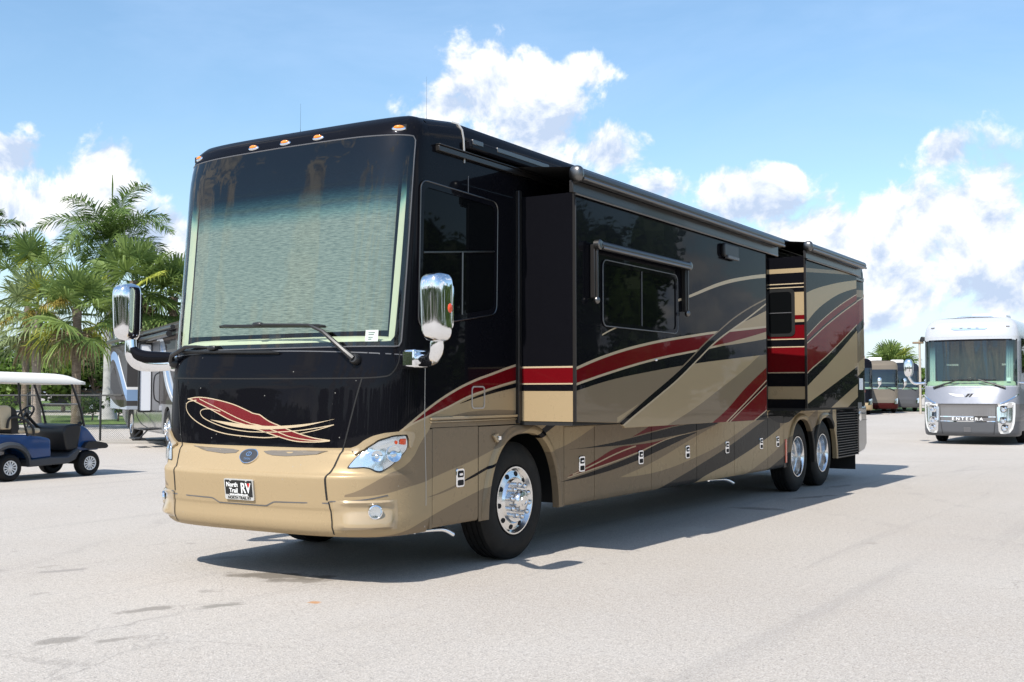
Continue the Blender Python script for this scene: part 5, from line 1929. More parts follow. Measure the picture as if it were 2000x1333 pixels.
# ---- grey coach behind the passenger mirror: its entry side faces the camera
LCAP = Cap([(.34, .30), (.40, .22), (.9, .20), (1.6, .36), (3.0, .60), (3.2, .70), (3.32, .90)],
           [(.34, 1.23), (.40, 1.26), (.5, 1.275), (3.0, 1.275), (3.16, 1.24), (3.26, 1.15), (3.32, 1.0)], [(.9, 3.8), (3.3, 4.0)], 1.02)
SW = (0.20, 0.30, 0.46)
PALE = (0.34, 0.38, 0.43)
L_st = [(None, 1.16, (0.055, 0.05, 0.048)),
        ([(0.6, 1.16), (1.4, 1.55), (2.4, 2.3), (3.2, 2.9), (4.0, 3.0)], [(0.6, 1.10), (1.4, 1.16), (2.4, 1.5), (3.2, 2.2), (4.0, 2.9)], PALE),
        ([(0.8, 1.16), (1.6, 1.50), (2.6, 2.3), (3.3, 2.75)], [(0.8, 1.14), (1.6, 1.35), (2.6, 2.0), (3.3, 2.6)], SW),
        ([(1.0, 1.18), (1.9, 1.45), (2.9, 2.3)], [(1.0, 1.16), (1.9, 1.40), (2.9, 2.2)], WHITE)]
M['greycoach'] = paint('grey_coach_paint', (0.20, 0.20, 0.205), L_st, (0.0, 12.0), rough=0.2, metal=0.1)
LR = empty('motorhome', (-13.6, 13.4, 0), rad(59.5))
tag(LR, 'grey motorhome with pale blue swooshes and open white entry door behind mirror', 'motorhome')
coach_body(LR, LCAP, 9.9, M['greycoach'], [(2.35, 0.57), (8.2, 0.56)])
coach_cap(LR, LCAP, M['greycoach'], 1.66, 2.9, 1.30)
coach_glass(LR, LCAP, 1.66, 2.9, 1.30)
coach_wheels(LR, [2.35, 8.2], (-1,))
ls = [(None, 2.85, (0.07, 0.06, 0.055)), ([(4.6, 1.0), (6.0, 1.7), (7.4, 2.5), (8.4, 2.7), (8.9, 2.6)], [(4.6, 0.9), (6.0, 1.35), (7.4, 2.1), (8.4, 2.45), (8.9, 2.4)], SW),
      ([(4.6, 1.05), (6.0, 1.78), (7.4, 2.58)], [(4.6, 1.0), (6.0, 1.70), (7.4, 2.50)], WHITE),
      ([(6.2, 1.30), (7.2, 1.75), (8.2, 2.2), (8.9, 2.0)], [(6.2, 1.0), (7.2, 1.1), (8.2, 1.4), (8.9, 1.6)], (0.03, 0.025, 0.022)),
      ([(5.5, 1.1), (7.0, 1.05), (8.9, 1.3)], 0.8, PALE)]
M['greyslide'] = paint('grey_slide_paint', (0.06, 0.058, 0.058), ls, (4.5, 9.0), rough=0.2, metal=0.05)
mb = MB()
mb.box(-1.78, -1.0, 5.7, 9.0, 0.98, 2.88)
sl = mb.build('slideout', M['greyslide'], LR, bevel=0.01)
mb = MB().tube([(-1.84, 5.6, 3.0), (-1.84, 9.15, 3.0)], 0.06, 14)
tp = mb.build('topper_roller', M['bronze'], LR)
mb = MB()
mb.box(-1.80, -1.27, 5.6, 9.15, 3.03, 3.08)
mb.build('topper_fabric', M['bronze'], tp)
# entry door standing open, white liner towards the camera
mb = MB()
mb.box(-1.62, -1.29, 4.62, 4.67, 0.95, 2.80)
dr = mb.build('entry_door', principled('door_liner_white', (0.70, 0.72, 0.76), 0.5), LR, bevel=0.015)
mb = MB()
ring_prism(mb, rrect(-1.64, -1.27, 0.92, 2.83, 0.03), rrect(-1.60, -1.31, 0.97, 2.78, 0.03), fy, 4.60, 4.69)
mb.build('door_frame', M['blackplastic'], dr)
mb = MB().prism(rrect(3.5, 4.58, 0.98, 2.85, 0.05), fx, -1.285, -1.268)
mb.build('door_opening', M['seal'], LR)
mb = MB().tube(spline([(-1.30, 3.35, 2.0), (-1.42, 3.35, 1.9), (-1.45, 3.35, 1.6), (-1.42, 3.35, 1.3), (-1.30, 3.35, 1.2)], 5), 0.018, 8)
mb.build('grab_handle', M['blackplastic'], LR)
for y0, y1, z, r_ in ((1.3, 5.4, 2.93, 0.075), (1.3, 5.4, 3.10, 0.06)):
    MB().tube([(-1.45 if r_ > 0.07 else -1.36, y0, z), (-1.45 if r_ > 0.07 else -1.36, y1, z)], r_, 14).build('awning_roller', M['bronze'], LR)
mb = MB()
for k, z in enumerate((0.22, 0.47)):
    x = -1.75 + 0.22 * k
    mb.box(x - 0.14, x + 0.14, 3.5, 4.4, z, z + 0.04)
mb.build('entry_step', M['blackplastic'], LR, bevel=0.01)
mb = MB()
for y in (3.52, 4.38):
    mb.tube([(-1.25, y, 0.5), (-1.55, y, 0.48), (-1.78, y, 0.24)], 0.02, 6)
mb.build('step_bracket', M['blackplastic'], LR)
for y0, y1 in ((3.05, 3.9), (3.92, 5.0), (5.02, 6.2), (6.22, 7.55)):
    mb = MB().box(-1.282, -1.27, y0, y1, 0.42, 1.12)
    mb.build('compartment_door', principled('mirror_grey', (0.40, 0.40, 0.41), 0.10, 0.85), LR, bevel=0.004)
mb = MB()
mb.box(-0.45, 0.45, 2.0, 2.9, 3.33, 3.58)
mb.build('roof_air_conditioner', M['white'], LR, bevel=0.05)
mb = MB().tube(spline([(-1.30, 6.9, 0.98), (-1.42, 6.2, 0.8), (-1.45, 5.2, 0.6), (-1.38, 4.6, 0.5)], 5), 0.012, 6)
mb.build('shore_cable', M['blackplastic'], LR)

# ================================================================== golf cart
CART = empty('golf_cart', (-10.95, 5.12, 0), 0)
tag(CART, 'blue golf cart with white canopy roof and beige seats', 'golf cart')
M['cartblue'] = vary(principled('cart_blue', (0.004, 0.045, 0.16), 0.3, 0.1, coat=0.8), (0.003, 0.045, 0.16), (0.005, 0.060, 0.205), 3)
M['cartgrey'] = principled('cart_grey_trim', (0.045, 0.05, 0.058), 0.5)
M['beige'] = vary(principled('beige_vinyl', (0.55, 0.44, 0.28), 0.5), (0.50, 0.40, 0.25), (0.60, 0.49, 0.33), 4)
M['canopy'] = principled('canopy_white', (0.70, 0.67, 0.60), 0.45)
M['cartglass'] = tinted_glass('cart_screen', (0.88, 0.90, 0.86), 1.0)
# y: rear axle at 0, front axle at 1.55; near side is +x (0.6)


def both(fn):
    for sg in (1, -1):
        fn(sg)


mb = MB()
side = round_poly([(-0.62, 0.42), (-0.62, 0.62), (-0.50, 0.74), (-0.20, 0.785), (0.30, 0.765), (0.62, 0.72), (0.78, 0.68), (0.80, 0.36), (0.42, 0.34), (0.38, 0.44), (0.24, 0.56), (0.0, 0.60), (-0.24, 0.55), (-0.38, 0.42)], 0.05, 4)
mb.prism(side, fx, -0.56, 0.56)
mb.build('rear_body', M['cartblue'], CART, bevel=0.03, seg=3)
mb = MB()
cowl = round_poly([(1.30, 0.36), (1.26, 0.62), (1.30, 0.86), (1.42, 0.90), (1.55, 0.84), (1.72, 0.66), (1.82, 0.52), (1.80, 0.45), (1.40, 0.44)], 0.06, 4)
mb.prism(cowl, fx, -0.50, 0.50)
mb.build('front_cowl', M['cartblue'], CART, bevel=0.05, seg=3)
mb = MB()
dash = round_poly([(1.12, 0.46), (1.04, 0.80), (1.10, 0.90), (1.36, 0.925), (1.42, 0.86), (1.34, 0.44)], 0.05, 3)
mb.prism(dash, fx, -0.53, 0.53)
mb.build('dash_panel', M['blackplastic'], CART, bevel=0.03, seg=2)
mb = MB()
mb.prism(round_poly([(1.42, 0.505), (1.50, 0.60), (1.66, 0.615), (1.90, 0.565), (1.94, 0.51), (1.90, 0.475), (1.60, 0.47)], 0.03, 3), fx, -0.60, 0.60)
mb.build('front_bumper', M['blackplastic'], CART, bevel=0.03, seg=3)
mb = MB()
mb.prism(round_poly([(0.36, 0.22), (0.36, 0.34), (0.78, 0.37), (1.10, 0.36), (1.30, 0.50), (1.36, 0.46), (1.25, 0.30), (1.10, 0.24)], 0.03, 3), fx, -0.60, 0.60)
mb.build('rocker_panel', M['cartgrey'], CART, bevel=0.02)
mb = MB()
mb.box(-0.52, 0.52, 0.75, 1.35, 0.30, 0.345)
mb.build('floor_mat', M['blackplastic'], CART)


def fender(sg):
    mb = MB()
    pr = []
    for k in range(25):
        t = PI * k / 24
        pr.append((-0.345 * math.cos(t), 0.24 + 0.335 * math.sin(t) ** 0.8))
    for k, (y, z) in enumerate(pr):
        for dx_, dz_ in ((0.54, -0.02), (0.625, -0.015), (0.635, 0.03), (0.60, 0.075), (0.53, 0.085)):
            mb.v.append((sg * dx_, y * (1 + dz_), z + dz_))
    for k in range(24):
        for j in range(4):
            mb.f.append((k * 5 + j, k * 5 + j + 1, k * 5 + j + 6, k * 5 + j + 5))
            mb.m.append(0)
    mb.build('fender_flare', M['cartgrey'], CART)


both(fender)
# seats
mb = MB().box(-0.54, 0.54, 0.16, 0.60, 0.78, 0.87)
mb.build('seat_cushion', M['beige'], CART, bevel=0.04, seg=3)
for x0, x1 in ((-0.54, -0.02), (0.02, 0.54)):
    mb = MB().prism(round_poly([(-0.14, 0.86), (0.05, 0.86), (0.04, 1.22), (-0.02, 1.26), (-0.16, 1.26), (-0.18, 1.20)], 0.03), fx, x0, x1)
    mb.build('seat_back', M['beige'], CART, bevel=0.03, seg=3)
    mb = MB().prism(round_poly([(0.055, 0.78), (0.22, 0.78), (0.14, 1.18), (0.05, 1.235)], 0.03), fx, x0 + 0.01, x1 - 0.01)
    mb.build('seat_shell', M['blackplastic'], CART, bevel=0.02)
# rear-facing bench
mb = MB().prism(round_poly([(-0.40, 0.82), (-0.33, 0.82), (-0.33, 1.22), (-0.40, 1.24)], 0.02), fx, -0.54, 0.54)
mb.build('rear_seat_back', M['beige'], CART, bevel=0.02)
mb = MB().box(-0.55, 0.55, -0.415, -0.39, 1.05, 1.07)
mb.build('seat_strap', M['blackplastic'], CART)
mb = MB().box(-0.54, 0.54, -0.86, -0.42, 0.78, 0.87)
mb.build('rear_seat_cushion', M['beige'], CART, bevel=0.035, seg=3)
for sg in (1, -1):
    mb = MB().tube(spline([(sg * 0.56, -0.05, 0.88), (sg * 0.58, -0.02, 1.04), (sg * 0.58, 0.14, 1.06), (sg * 0.58, 0.32, 0.98), (sg * 0.58, 0.42, 0.86), (sg * 0.57, 0.44, 0.76)], 5), 0.022, 8)
    mb.build('arm_rest', M['blackplastic'], CART)
    for pts in ([(sg * 0.54, 1.36, 0.86), (sg * 0.54, 1.10, 1.30), (sg * 0.53, 0.96, 1.66)], [(sg * 0.54, 0.60, 1.66), (sg * 0.54, 0.68, 1.30), (sg * 0.54, 0.86, 0.90), (sg * 0.54, 0.95, 0.75)], [(sg * 0.53, -0.34, 0.80), (sg * 0.53, -0.34, 1.66)]):
        pass
    MB().tube([(sg * 0.54, 1.46, 0.88), (sg * 0.54, 1.38, 1.18), (sg * 0.53, 1.18, 1.66)], 0.022, 8).build('front_strut', M['blackplastic'], CART)
    MB().tube([(sg * 0.55, 0.34, 0.74), (sg * 0.545, 0.20, 1.20), (sg * 0.53, 0.16, 1.68)], 0.018, 8).build('middle_strut', M['blackplastic'], CART)
    MB().tube([(sg * 0.55, 0.92, 0.56), (sg * 0.55, 0.60, 0.95), (sg * 0.545, 0.42, 1.30), (sg * 0.53, 0.30, 1.68)], 0.0, 4) if False else None
    MB().tube([(sg * 0.53, -0.36, 0.80), (sg * 0.53, -0.36, 1.68)], 0.02, 8).build('rear_strut', M['blackplastic'], CART)
# folded windscreen
mb = MB()
mb.add([(-0.52, 1.455, 0.90), (0.52, 1.455, 0.90), (0.52, 1.375, 1.26), (-0.52, 1.375, 1.26), (-0.52, 1.463, 0.902), (0.52, 1.463, 0.902), (0.52, 1.383, 1.262), (-0.52, 1.383, 1.262)],
       [(0, 1, 2, 3), (7, 6, 5, 4), (0, 4, 5, 1), (2, 6, 7, 3)])
mb.build('windscreen', M['cartglass'], CART, smooth=False)
MB().tube([(-0.52, 1.38, 1.265), (0.52, 1.38, 1.265)], 0.012, 6).build('screen_hinge', M['trim'], CART)
MB().tube([(-0.25, 1.25, 0.70), (-0.25, 1.02, 0.92), (-0.25, 0.86, 1.08)], 0.03, 10).build('steering_column', M['blackplastic'], CART)
sw = MB()
Mx = Matrix.Translation((-0.25, 0.84, 1.09)) @ Matrix.Rotation(rad(52), 4, 'X')
ring = [(0.18 * math.cos(2 * PI * k / 28), 0.18 * math.sin(2 * PI * k / 28), 0) for k in range(29)]
sw.tube(ring, 0.017, 8, caps=False)
for a in (0.3, 2.4, 4.5):
    sw.tube([(0, 0, -0.02), (0.18 * math.cos(a), 0.18 * math.sin(a), 0)], 0.016, 6)
sw.ellipsoid((0, 0, 0), (0.05, 0.05, 0.025), 12, 6)
sw.xform(Mx)
sw.build('steering_wheel', M['blackplastic'], CART)
# roof
mb = MB()
nx, ny = 17, 33
for top in (1, 0):
    for j in range(ny):
        for i in range(nx):
            u, v = -1 + 2 * i / (nx - 1), -1 + 2 * j / (ny - 1)
            x = 0.62 * math.copysign(abs(u) ** 0.9, u)
            y = 0.36 + 1.05 * v
            crown = (1 - abs(u) ** 5) * (1 - abs(v) ** 8)
            z = 1.630 + (0.045 + 0.125 * crown + 0.02 * (1 - u * u) if top else 0.0) - 0.02 * v
            mb.v.append((x, y, z))
N_ = nx * ny
for j in range(ny - 1):
    for i in range(nx - 1):
        a = j * nx + i
        mb.f += [(a, a + 1, a + nx + 1, a + nx), (N_ + a, N_ + a + nx, N_ + a + nx + 1, N_ + a + 1)]
        mb.m += [0, 0]
for k in range(nx - 1):
    for r0 in (0, (ny - 1) * nx):
        a = r0 + k
        mb.f.append((a, a + 1, N_ + a + 1, N_ + a))
        mb.m.append(0)
for k in range(ny - 1):
    for c0 in (0, nx - 1):
        a = k * nx + c0
        mb.f.append((a, a + nx, N_ + a + nx, N_ + a))
        mb.m.append(0)
mb.build('canopy_roof', M['canopy'], CART, ang=60)
# wheels


def cart_wheel():
    t = MB().lathe([(0.115, -0.04), (0.125, 0.0), (0.17, 0.012), (0.20, 0.0), (0.222, -0.03), (0.225, -0.10), (0.222, -0.16), (0.20, -0.19), (0.125, -0.19)], (0, 0, 0), 'x', 48)
    w_ = t.build('wheel', M['rubber'], None, ang=30)
    r = MB().lathe([(0.125, -0.02), (0.122, 0.004), (0.112, 0.004), (0.106, -0.010)], (0, 0, 0), 'x', 40)
    r.lathe([(0.034, -0.012), (0.032, 0.004), (0.014, 0.006), (0.001, 0.006)], (0, 0, 0), 'x', 20)
    r.build('rim', M['white'], w_)
    d = MB().lathe([(0.115, -0.02), (0.001, -0.02)], (0, 0, 0), 'x', 32)
    d.build('wheel_disc', M['dark'], w_)
    for k in range(12):
        a = 2 * PI * k / 12
        s_ = MB()
        dirv = Vector((0, math.cos(a), math.sin(a)))
        pv = Vector((0, -math.sin(a), math.cos(a)))
        q = []
        for rr, ww in ((0.030, 0.007), (0.110, 0.012)):
            for sg in (-1, 1):
                q.append(dirv * rr + pv * ww * sg)
        vs2 = [v + Vector((-0.004, 0, 0)) for v in q] + [v + Vector((-0.019, 0, 0)) for v in q]
        s_.add(vs2, [(0, 1, 3, 2), (4, 6, 7, 5), (0, 4, 5, 1), (2, 3, 7, 6), (0, 2, 6, 4), (1, 5, 7, 3)])
        s_.build('spoke', M['white'], w_, smooth=False)
    return w_


cw = cart_wheel()
first = True
for y in (0.0, 1.55):
    for sg in (1, -1):
        o = cw if first else copy_tree(cw)
        first = False
        o.parent = CART
        o.location = (sg * 0.60, y, 0.225)
        o.rotation_euler = (0.4 * y, 0, 0) if sg > 0 else (0, 0, PI)
mb = MB()
mb.box(-0.45, 0.45, -0.1, 0.1, 0.2, 0.40)
mb.tube([(-0.5, 1.55, 0.225), (0.5, 1.55, 0.225)], 0.03, 8)
mb.box(-0.3, 0.3, -0.3, 1.5, 0.26, 0.34)
mb.build('undercarriage', M['chassis'], CART)
mb = MB().ellipsoid((0.50, 1.40, 0.92), (0.02, 0.05, 0.04), 10, 6)
mb.build('strut_bracket', M['blackplastic'], CART)

# ================================================================== chain-link fence
F0, F1 = Vector((-30.0, 9.1)), Vector((-20.0, 15.42))
fd = (F1 - F0).normalized()
FL = (F1 - F0).length
fence = empty('chain_link_fence', (F0.x, F0.y, 0), math.atan2(fd.y, fd.x))
tag(fence, 'black chain-link fence with slim posts behind the golf cart', 'fence')
M['fence'] = principled('fence_black', (0.02, 0.022, 0.022), 0.5, 0.3)
k = FL - 0.9
while k > 0:
    MB().tube([(k, 0, 0), (k, 0, 1.42), (k, 0, 1.45)], [0.032, 0.032, 0.02], 10).build('post', M['fence'], fence)
    k -= 2.1
MB().tube([(0, 0, 1.38), (FL, 0, 1.38)], 0.024, 8).build('top_rail', M['fence'], fence)
mb = MB()
n = int(FL / 0.06)
H_ = 1.34
for k in range(n):
    for sg in (1, -1):
        x0 = k * 0.06
        x1 = x0 + sg * H_
        za, zb_ = 0.04, 0.04 + H_
        if x1 < 0:
            zb_ = 0.04 + x0
            x1 = 0
        if x1 > FL:
            zb_ = 0.04 + (FL - x0)
            x1 = FL
        w2 = 0.0022
        mb.add([(x0 - w2, 0.002 * sg, za), (x0 + w2, 0.002 * sg, za), (x1 + w2, 0.002 * sg, zb_), (x1 - w2, 0.002 * sg, zb_)], [(0, 1, 2, 3)])
tag(mb.build('wire_mesh', M['fence'], fence, smooth=False, fixn=False), kind='stuff')
kerb = MB().box(0, FL + 1.0, -0.12, 0.10, 0.0, 0.07)
kerb.build('concrete_strip', principled('strip_concrete', (0.33, 0.31, 0.28), 0.85), fence, bevel=0.01)

# ================================================================== things beyond the fence
def trailer(label, loc, rz, L, h, col, stripe=None):
    r = empty('parked_trailer', loc, rz)
    tag(r, label, 'trailer')
    pm = principled('trailer_paint', col, 0.4, 0.1, coat=0.3)
    mb = MB().prism(round_poly([(0, 0.55), (L, 0.55), (L, h - 0.1), (L - 0.3, h), (0.5, h), (0.0, h - 0.6)], 0.15), fy, -1.15, 1.15)
    b = mb.build('box_body', pm, r, bevel=0.04)
    if stripe:
        mb = MB()
        pts = spline([(0.1, h - 0.35), (0.4, h - 0.75), (1.2, h - 1.05), (2.6, h - 1.25)], 5)
        mb.prism([(q.x, q.y) for q in pts] + [(q.x, q.y - 0.14) for q in reversed(pts)], fy, -1.17, -1.16)
        mb.build('swoosh', stripe, r)
    mb = MB().box(-1.2, L + 0.05, -0.5, 0.5, 0.40, 0.56)
    mb.build('frame', M['chassis'], r)
    for y in (-1.0, 1.0):
        for x in (L * 0.5 - 0.45, L * 0.5 + 0.45):
            MB().lathe([(0.10, -0.1), (0.18, -0.12), (0.20, -0.10), (0.34, -0.11), (0.38, -0.06), (0.38, 0.1), (0.30, 0.12)], (x, y, 0.38), 'y', 24).build('wheel', M['rubber'], r)
            MB().lathe([(0.19, 0.13 if y > 0 else -0.13), (0.001, 0.14 if y > 0 else -0.14)], (x, y, 0.38), 'y', 20).build('rim', M['white'], r)
    return r


trailer('black enclosed trailer with white swoosh, beyond the grass', (-60.6, 50.2, 0), rad(32), 6.5, 2.6, (0.02, 0.02, 0.022), M['paper'])
trailer('low dark grey trailer beyond the fence, left of the pale palm trunk', (-66.0, 46.2, 0), rad(32), 5.0, 1.7, (0.04, 0.045, 0.05))
trailer('low brown-black trailer at the left edge beyond the fence', (-71.5, 42.5, 0), rad(32), 4.6, 1.6, (0.03, 0.03, 0.028))

# light pole beyond the coaches
LPOLE = empty('light_pole', (-10.35, 72.5, 0))
tag(LPOLE, 'tan light pole with dark box lamp head, beside the silver coach', 'light pole')
MB().tube([(0, 0, 0), (0, 0, 5.0)], [0.085, 0.075], 12).build('pole', principled('pole_tan', (0.40, 0.36, 0.30), 0.6), LPOLE)
MB().box(-0.45, 0.25, -0.12, 0.12, 4.72, 4.86).build('cross_arm', principled('arm_brown', (0.22, 0.16, 0.10), 0.6), LPOLE, bevel=0.03)
MB().prism(round_poly([(0.02, 4.87), (0.5, 4.87), (0.5, 5.15), (0.12, 5.2)], 0.1), fy, -0.2, 0.2).build('lamp_head', M['blackplastic'], LPOLE, bevel=0.04)

# ================================================================== vegetation
def leafmat(name, a, b, rough=0.55, trans=0.35):
    m = principled(name, a, rough, spec=0.35)
    g, bs = graph(m)
    geo = g.node('ShaderNodeNewGeometry')
    tc = g.node('ShaderNodeTexCoord')
    f = g.math('ADD', g.math('MULTIPLY', geo.outputs['Random Per Island'], 0.7), g.math('MULTIPLY', g.noise(tc.outputs['Object'], 1.3, 3), 0.45))
    c = g.mix(g.maprange(f, 0.15, 0.9), a, b)
    g.l.new(c, bs.inputs['Base Color'])
    tr = g.node('ShaderNodeBsdfTranslucent')
    g.l.new(c, tr.inputs['Color'])
    mx = g.node('ShaderNodeMixShader')
    mx.inputs[0].default_value = trans
    out = m.node_tree.nodes['Material Output']
    g.l.new(bs.outputs[0], mx.inputs[1])
    g.l.new(tr.outputs[0], mx.inputs[2])
    g.l.new(mx.outputs[0], out.inputs['Surface'])
    return m


M['fan'] = leafmat('fan_leaf', (0.07, 0.12, 0.028), (0.22, 0.30, 0.08))
M['fan_grey'] = leafmat('fan_leaf_grey', (0.10, 0.14, 0.05), (0.30, 0.36, 0.16))
M['fan_yellow'] = leafmat('fan_leaf_yellow', (0.20, 0.25, 0.03), (0.42, 0.44, 0.08))
M['fan_dead'] = leafmat('dead_fan', (0.20, 0.14, 0.08), (0.36, 0.28, 0.18), 0.8, 0.15)
M['flower'] = leafmat('flower_spray', (0.30, 0.24, 0.05), (0.48, 0.38, 0.10), 0.8, 0.3)
M['feather'] = leafmat('feather_leaf', (0.05, 0.10, 0.022), (0.18, 0.26, 0.07))
M['leafA'] = leafmat('broad_leaf', (0.05, 0.10, 0.015), (0.15, 0.24, 0.035))
M['leafB'] = leafmat('broad_leaf_dark', (0.03, 0.065, 0.012), (0.085, 0.14, 0.025))
M['bark'] = vary(principled('palm_bark', (0.16, 0.12, 0.09), 0.9), (0.09, 0.065, 0.045), (0.24, 0.19, 0.14), 5, (1, 1, 5), 5, 0.8, 14)
M['bark_pale'] = vary(principled('palm_bark_pale', (0.3, 0.26, 0.22), 0.9), (0.19, 0.155, 0.125), (0.36, 0.31, 0.26), 5, (1, 1, 5), 5, 0.8, 14)
M['royalbark'] = vary(principled('royal_trunk', (0.4, 0.4, 0.39), 0.85), (0.28, 0.28, 0.275), (0.44, 0.43, 0.42), 2, (1, 1, 2.5), 4, 0.3, 8)
M['shaft'] = principled('green_crownshaft', (0.12, 0.20, 0.05), 0.45)
M['wood'] = vary(principled('tree_bark', (0.1, 0.08, 0.06), 0.9), (0.06, 0.05, 0.04), (0.14, 0.11, 0.085), 6, (1, 1, 3))


def strip(V, Fc, mi_list, pts, widths, side, mi):
    """flat tapering blade through pts"""
    b = len(V)
    for q, w in zip(pts, widths):
        V.append(q - side * w)
        V.append(q + side * w)
    for k in range(len(pts) - 1):
        Fc.append((b + 2 * k, b + 2 * k + 1, b + 2 * k + 3, b + 2 * k + 2))
        mi_list.append(mi)


def finish(name, V, Fc, mi, mats, parent):
    me = bpy.data.meshes.new(name)
    me.from_pydata([tuple(v) for v in V], [], Fc)
    for m in mats:
        me.materials.append(m)
    if len(mats) > 1:
        me.polygons.foreach_set('material_index', mi)
    me.update()
    o = bpy.data.objects.new(name, me)
    COL.objects.link(o)
    o.parent = parent
    return o


UP = Vector((0, 0, 1))


def fan(V, Fc, MI, base, d, plen, R, rnd, mi, droop=1.0, nleaf=26):
    """fan palm leaf: stalk then a pleated fan of blades with drooping tips"""
    d = d.normalized()
    side = d.cross(UP)
    side = side.normalized() if side.length > 1e-3 else Vector((1, 0, 0))
    up = side.cross(d).normalized()
    # stalk
    tip = base + d * plen - UP * 0.10 * plen * plen * droop
    strip(V, Fc, MI, [base, base + d * plen * 0.5 - UP * 0.02, tip], [0.03, 0.022, 0.016], side, mi)
    ax = (tip - base).normalized()
    roll = rnd.uniform(-0.5, 0.5)
    s2 = (side * math.cos(roll) + up * math.sin(roll))
    u2 = s2.cross(ax).normalized()
    span = rad(rnd.uniform(112, 135))
    for k in range(nleaf):
        a = -span + 2 * span * k / (nleaf - 1)
        dirv = (ax * math.cos(a) + s2 * math.sin(a) + u2 * 0.25 * (math.cos(a) - 0.2)).normalized()
        L = R * (0.78 + 0.22 * math.cos(a * 0.8)) * rnd.uniform(0.85, 1.06)
        wv = dirv.cross(u2).normalized()
        sd = (wv + u2 * rnd.uniform(-0.7, 0.7)).normalized()
        p0 = tip
        p1 = tip + dirv * L * 0.5 - UP * 0.03 * droop
        p2 = tip + dirv * L * 0.82 - UP * L * L * 0.14 * droop * rnd.uniform(0.5, 1.4)
        p3 = tip + dirv * L * 0.98 - UP * L * L * 0.34 * droop * rnd.uniform(0.5, 1.6)
        strip(V, Fc, MI, [p0, p1, p2, p3], [0.008, 0.033 * R, 0.024 * R, 0.004], sd, mi)


def sabal(label, loc, height, R, seed, nfan=34, green='fan', bark='bark', trunk_r=0.17, flowers=0, dead=4, plen=1.15, upright=0.0, cat='palm tree'):
    rnd = random.Random(seed)
    root = empty('fan_palm', loc)
    tag(root, label, cat, 'fan palms beyond the parking lot')
    tk = MB()
    n = 12
    lean = (rnd.uniform(-0.03, 0.03), rnd.uniform(-0.03, 0.03))
    pts = [(lean[0] * height * (k / n) ** 2, lean[1] * height * (k / n) ** 2, height * k / n) for k in range(n + 1)]
    rs = [trunk_r * (1.35 if k == 0 else 1.12 if k == 1 else rnd.uniform(0.93, 1.05)) for k in range(n + 1)]
    rs[-1] *= 1.15
    tk.tube(pts, rs, 14)
    tk.build('trunk', M[bark], root)
    top = Vector(pts[-1])
    V, Fc, MI = [], [], []
    for k in range(nfan):
        az = k * 2.39996 + rnd.uniform(-0.3, 0.3)
        f = (k + 0.5) / nfan
        el = rad(80 - 138 * f + rnd.uniform(-9, 9)) + upright
        d = Vector((math.cos(az) * math.cos(el), math.sin(az) * math.cos(el), math.sin(el)))
        pl = plen * rnd.uniform(0.75, 1.15) * (0.8 + 0.3 * math.sin(PI * f))
        mi = 1 if rnd.random() < 0.10 + 0.12 * f else 0
        fan(V, Fc, MI, top + d * 0.12 - UP * 0.35 * f, d, pl, R * rnd.uniform(0.85, 1.08), rnd, mi, 0.35 + 0.85 * f)
    for k in range(dead):
        az = rnd.uniform(0, 6.28)
        el = rad(rnd.uniform(-75, -50))
        d = Vector((math.cos(az) * math.cos(el), math.sin(az) * math.cos(el), math.sin(el)))
        fan(V, Fc, MI, top - UP * 0.4, d, plen * 0.7, R * 0.85, rnd, 2, 1.2, 18)
    for k in range(flowers):
        az = rnd.uniform(0, 6.28)
        el = rad(rnd.uniform(-5, 40))
        d = Vector((math.cos(az) * math.cos(el), math.sin(az) * math.cos(el), math.sin(el)))
        base = top + d * 0.2
        side = d.cross(UP).normalized()
        for j in range(150):
            t = rnd.uniform(0.35, 1.0)
            q = base + d * plen * 1.25 * t - UP * 0.75 * t * t
            dv = Vector((rnd.gauss(0, 1), rnd.gauss(0, 1), rnd.gauss(-0.6, 0.8))).normalized()
            l = rnd.uniform(0.15, 0.38)
            strip(V, Fc, MI, [q, q + dv * l * 0.6, q + dv * l - UP * 0.06], [0.010, 0.012, 0.004], dv.cross(UP).normalized() if dv.cross(UP).length > 0.01 else side, 3)
    finish('crown', V, Fc, MI, [M[green], M['fan_yellow'], M['fan_dead'], M['flower']], root)
    return root


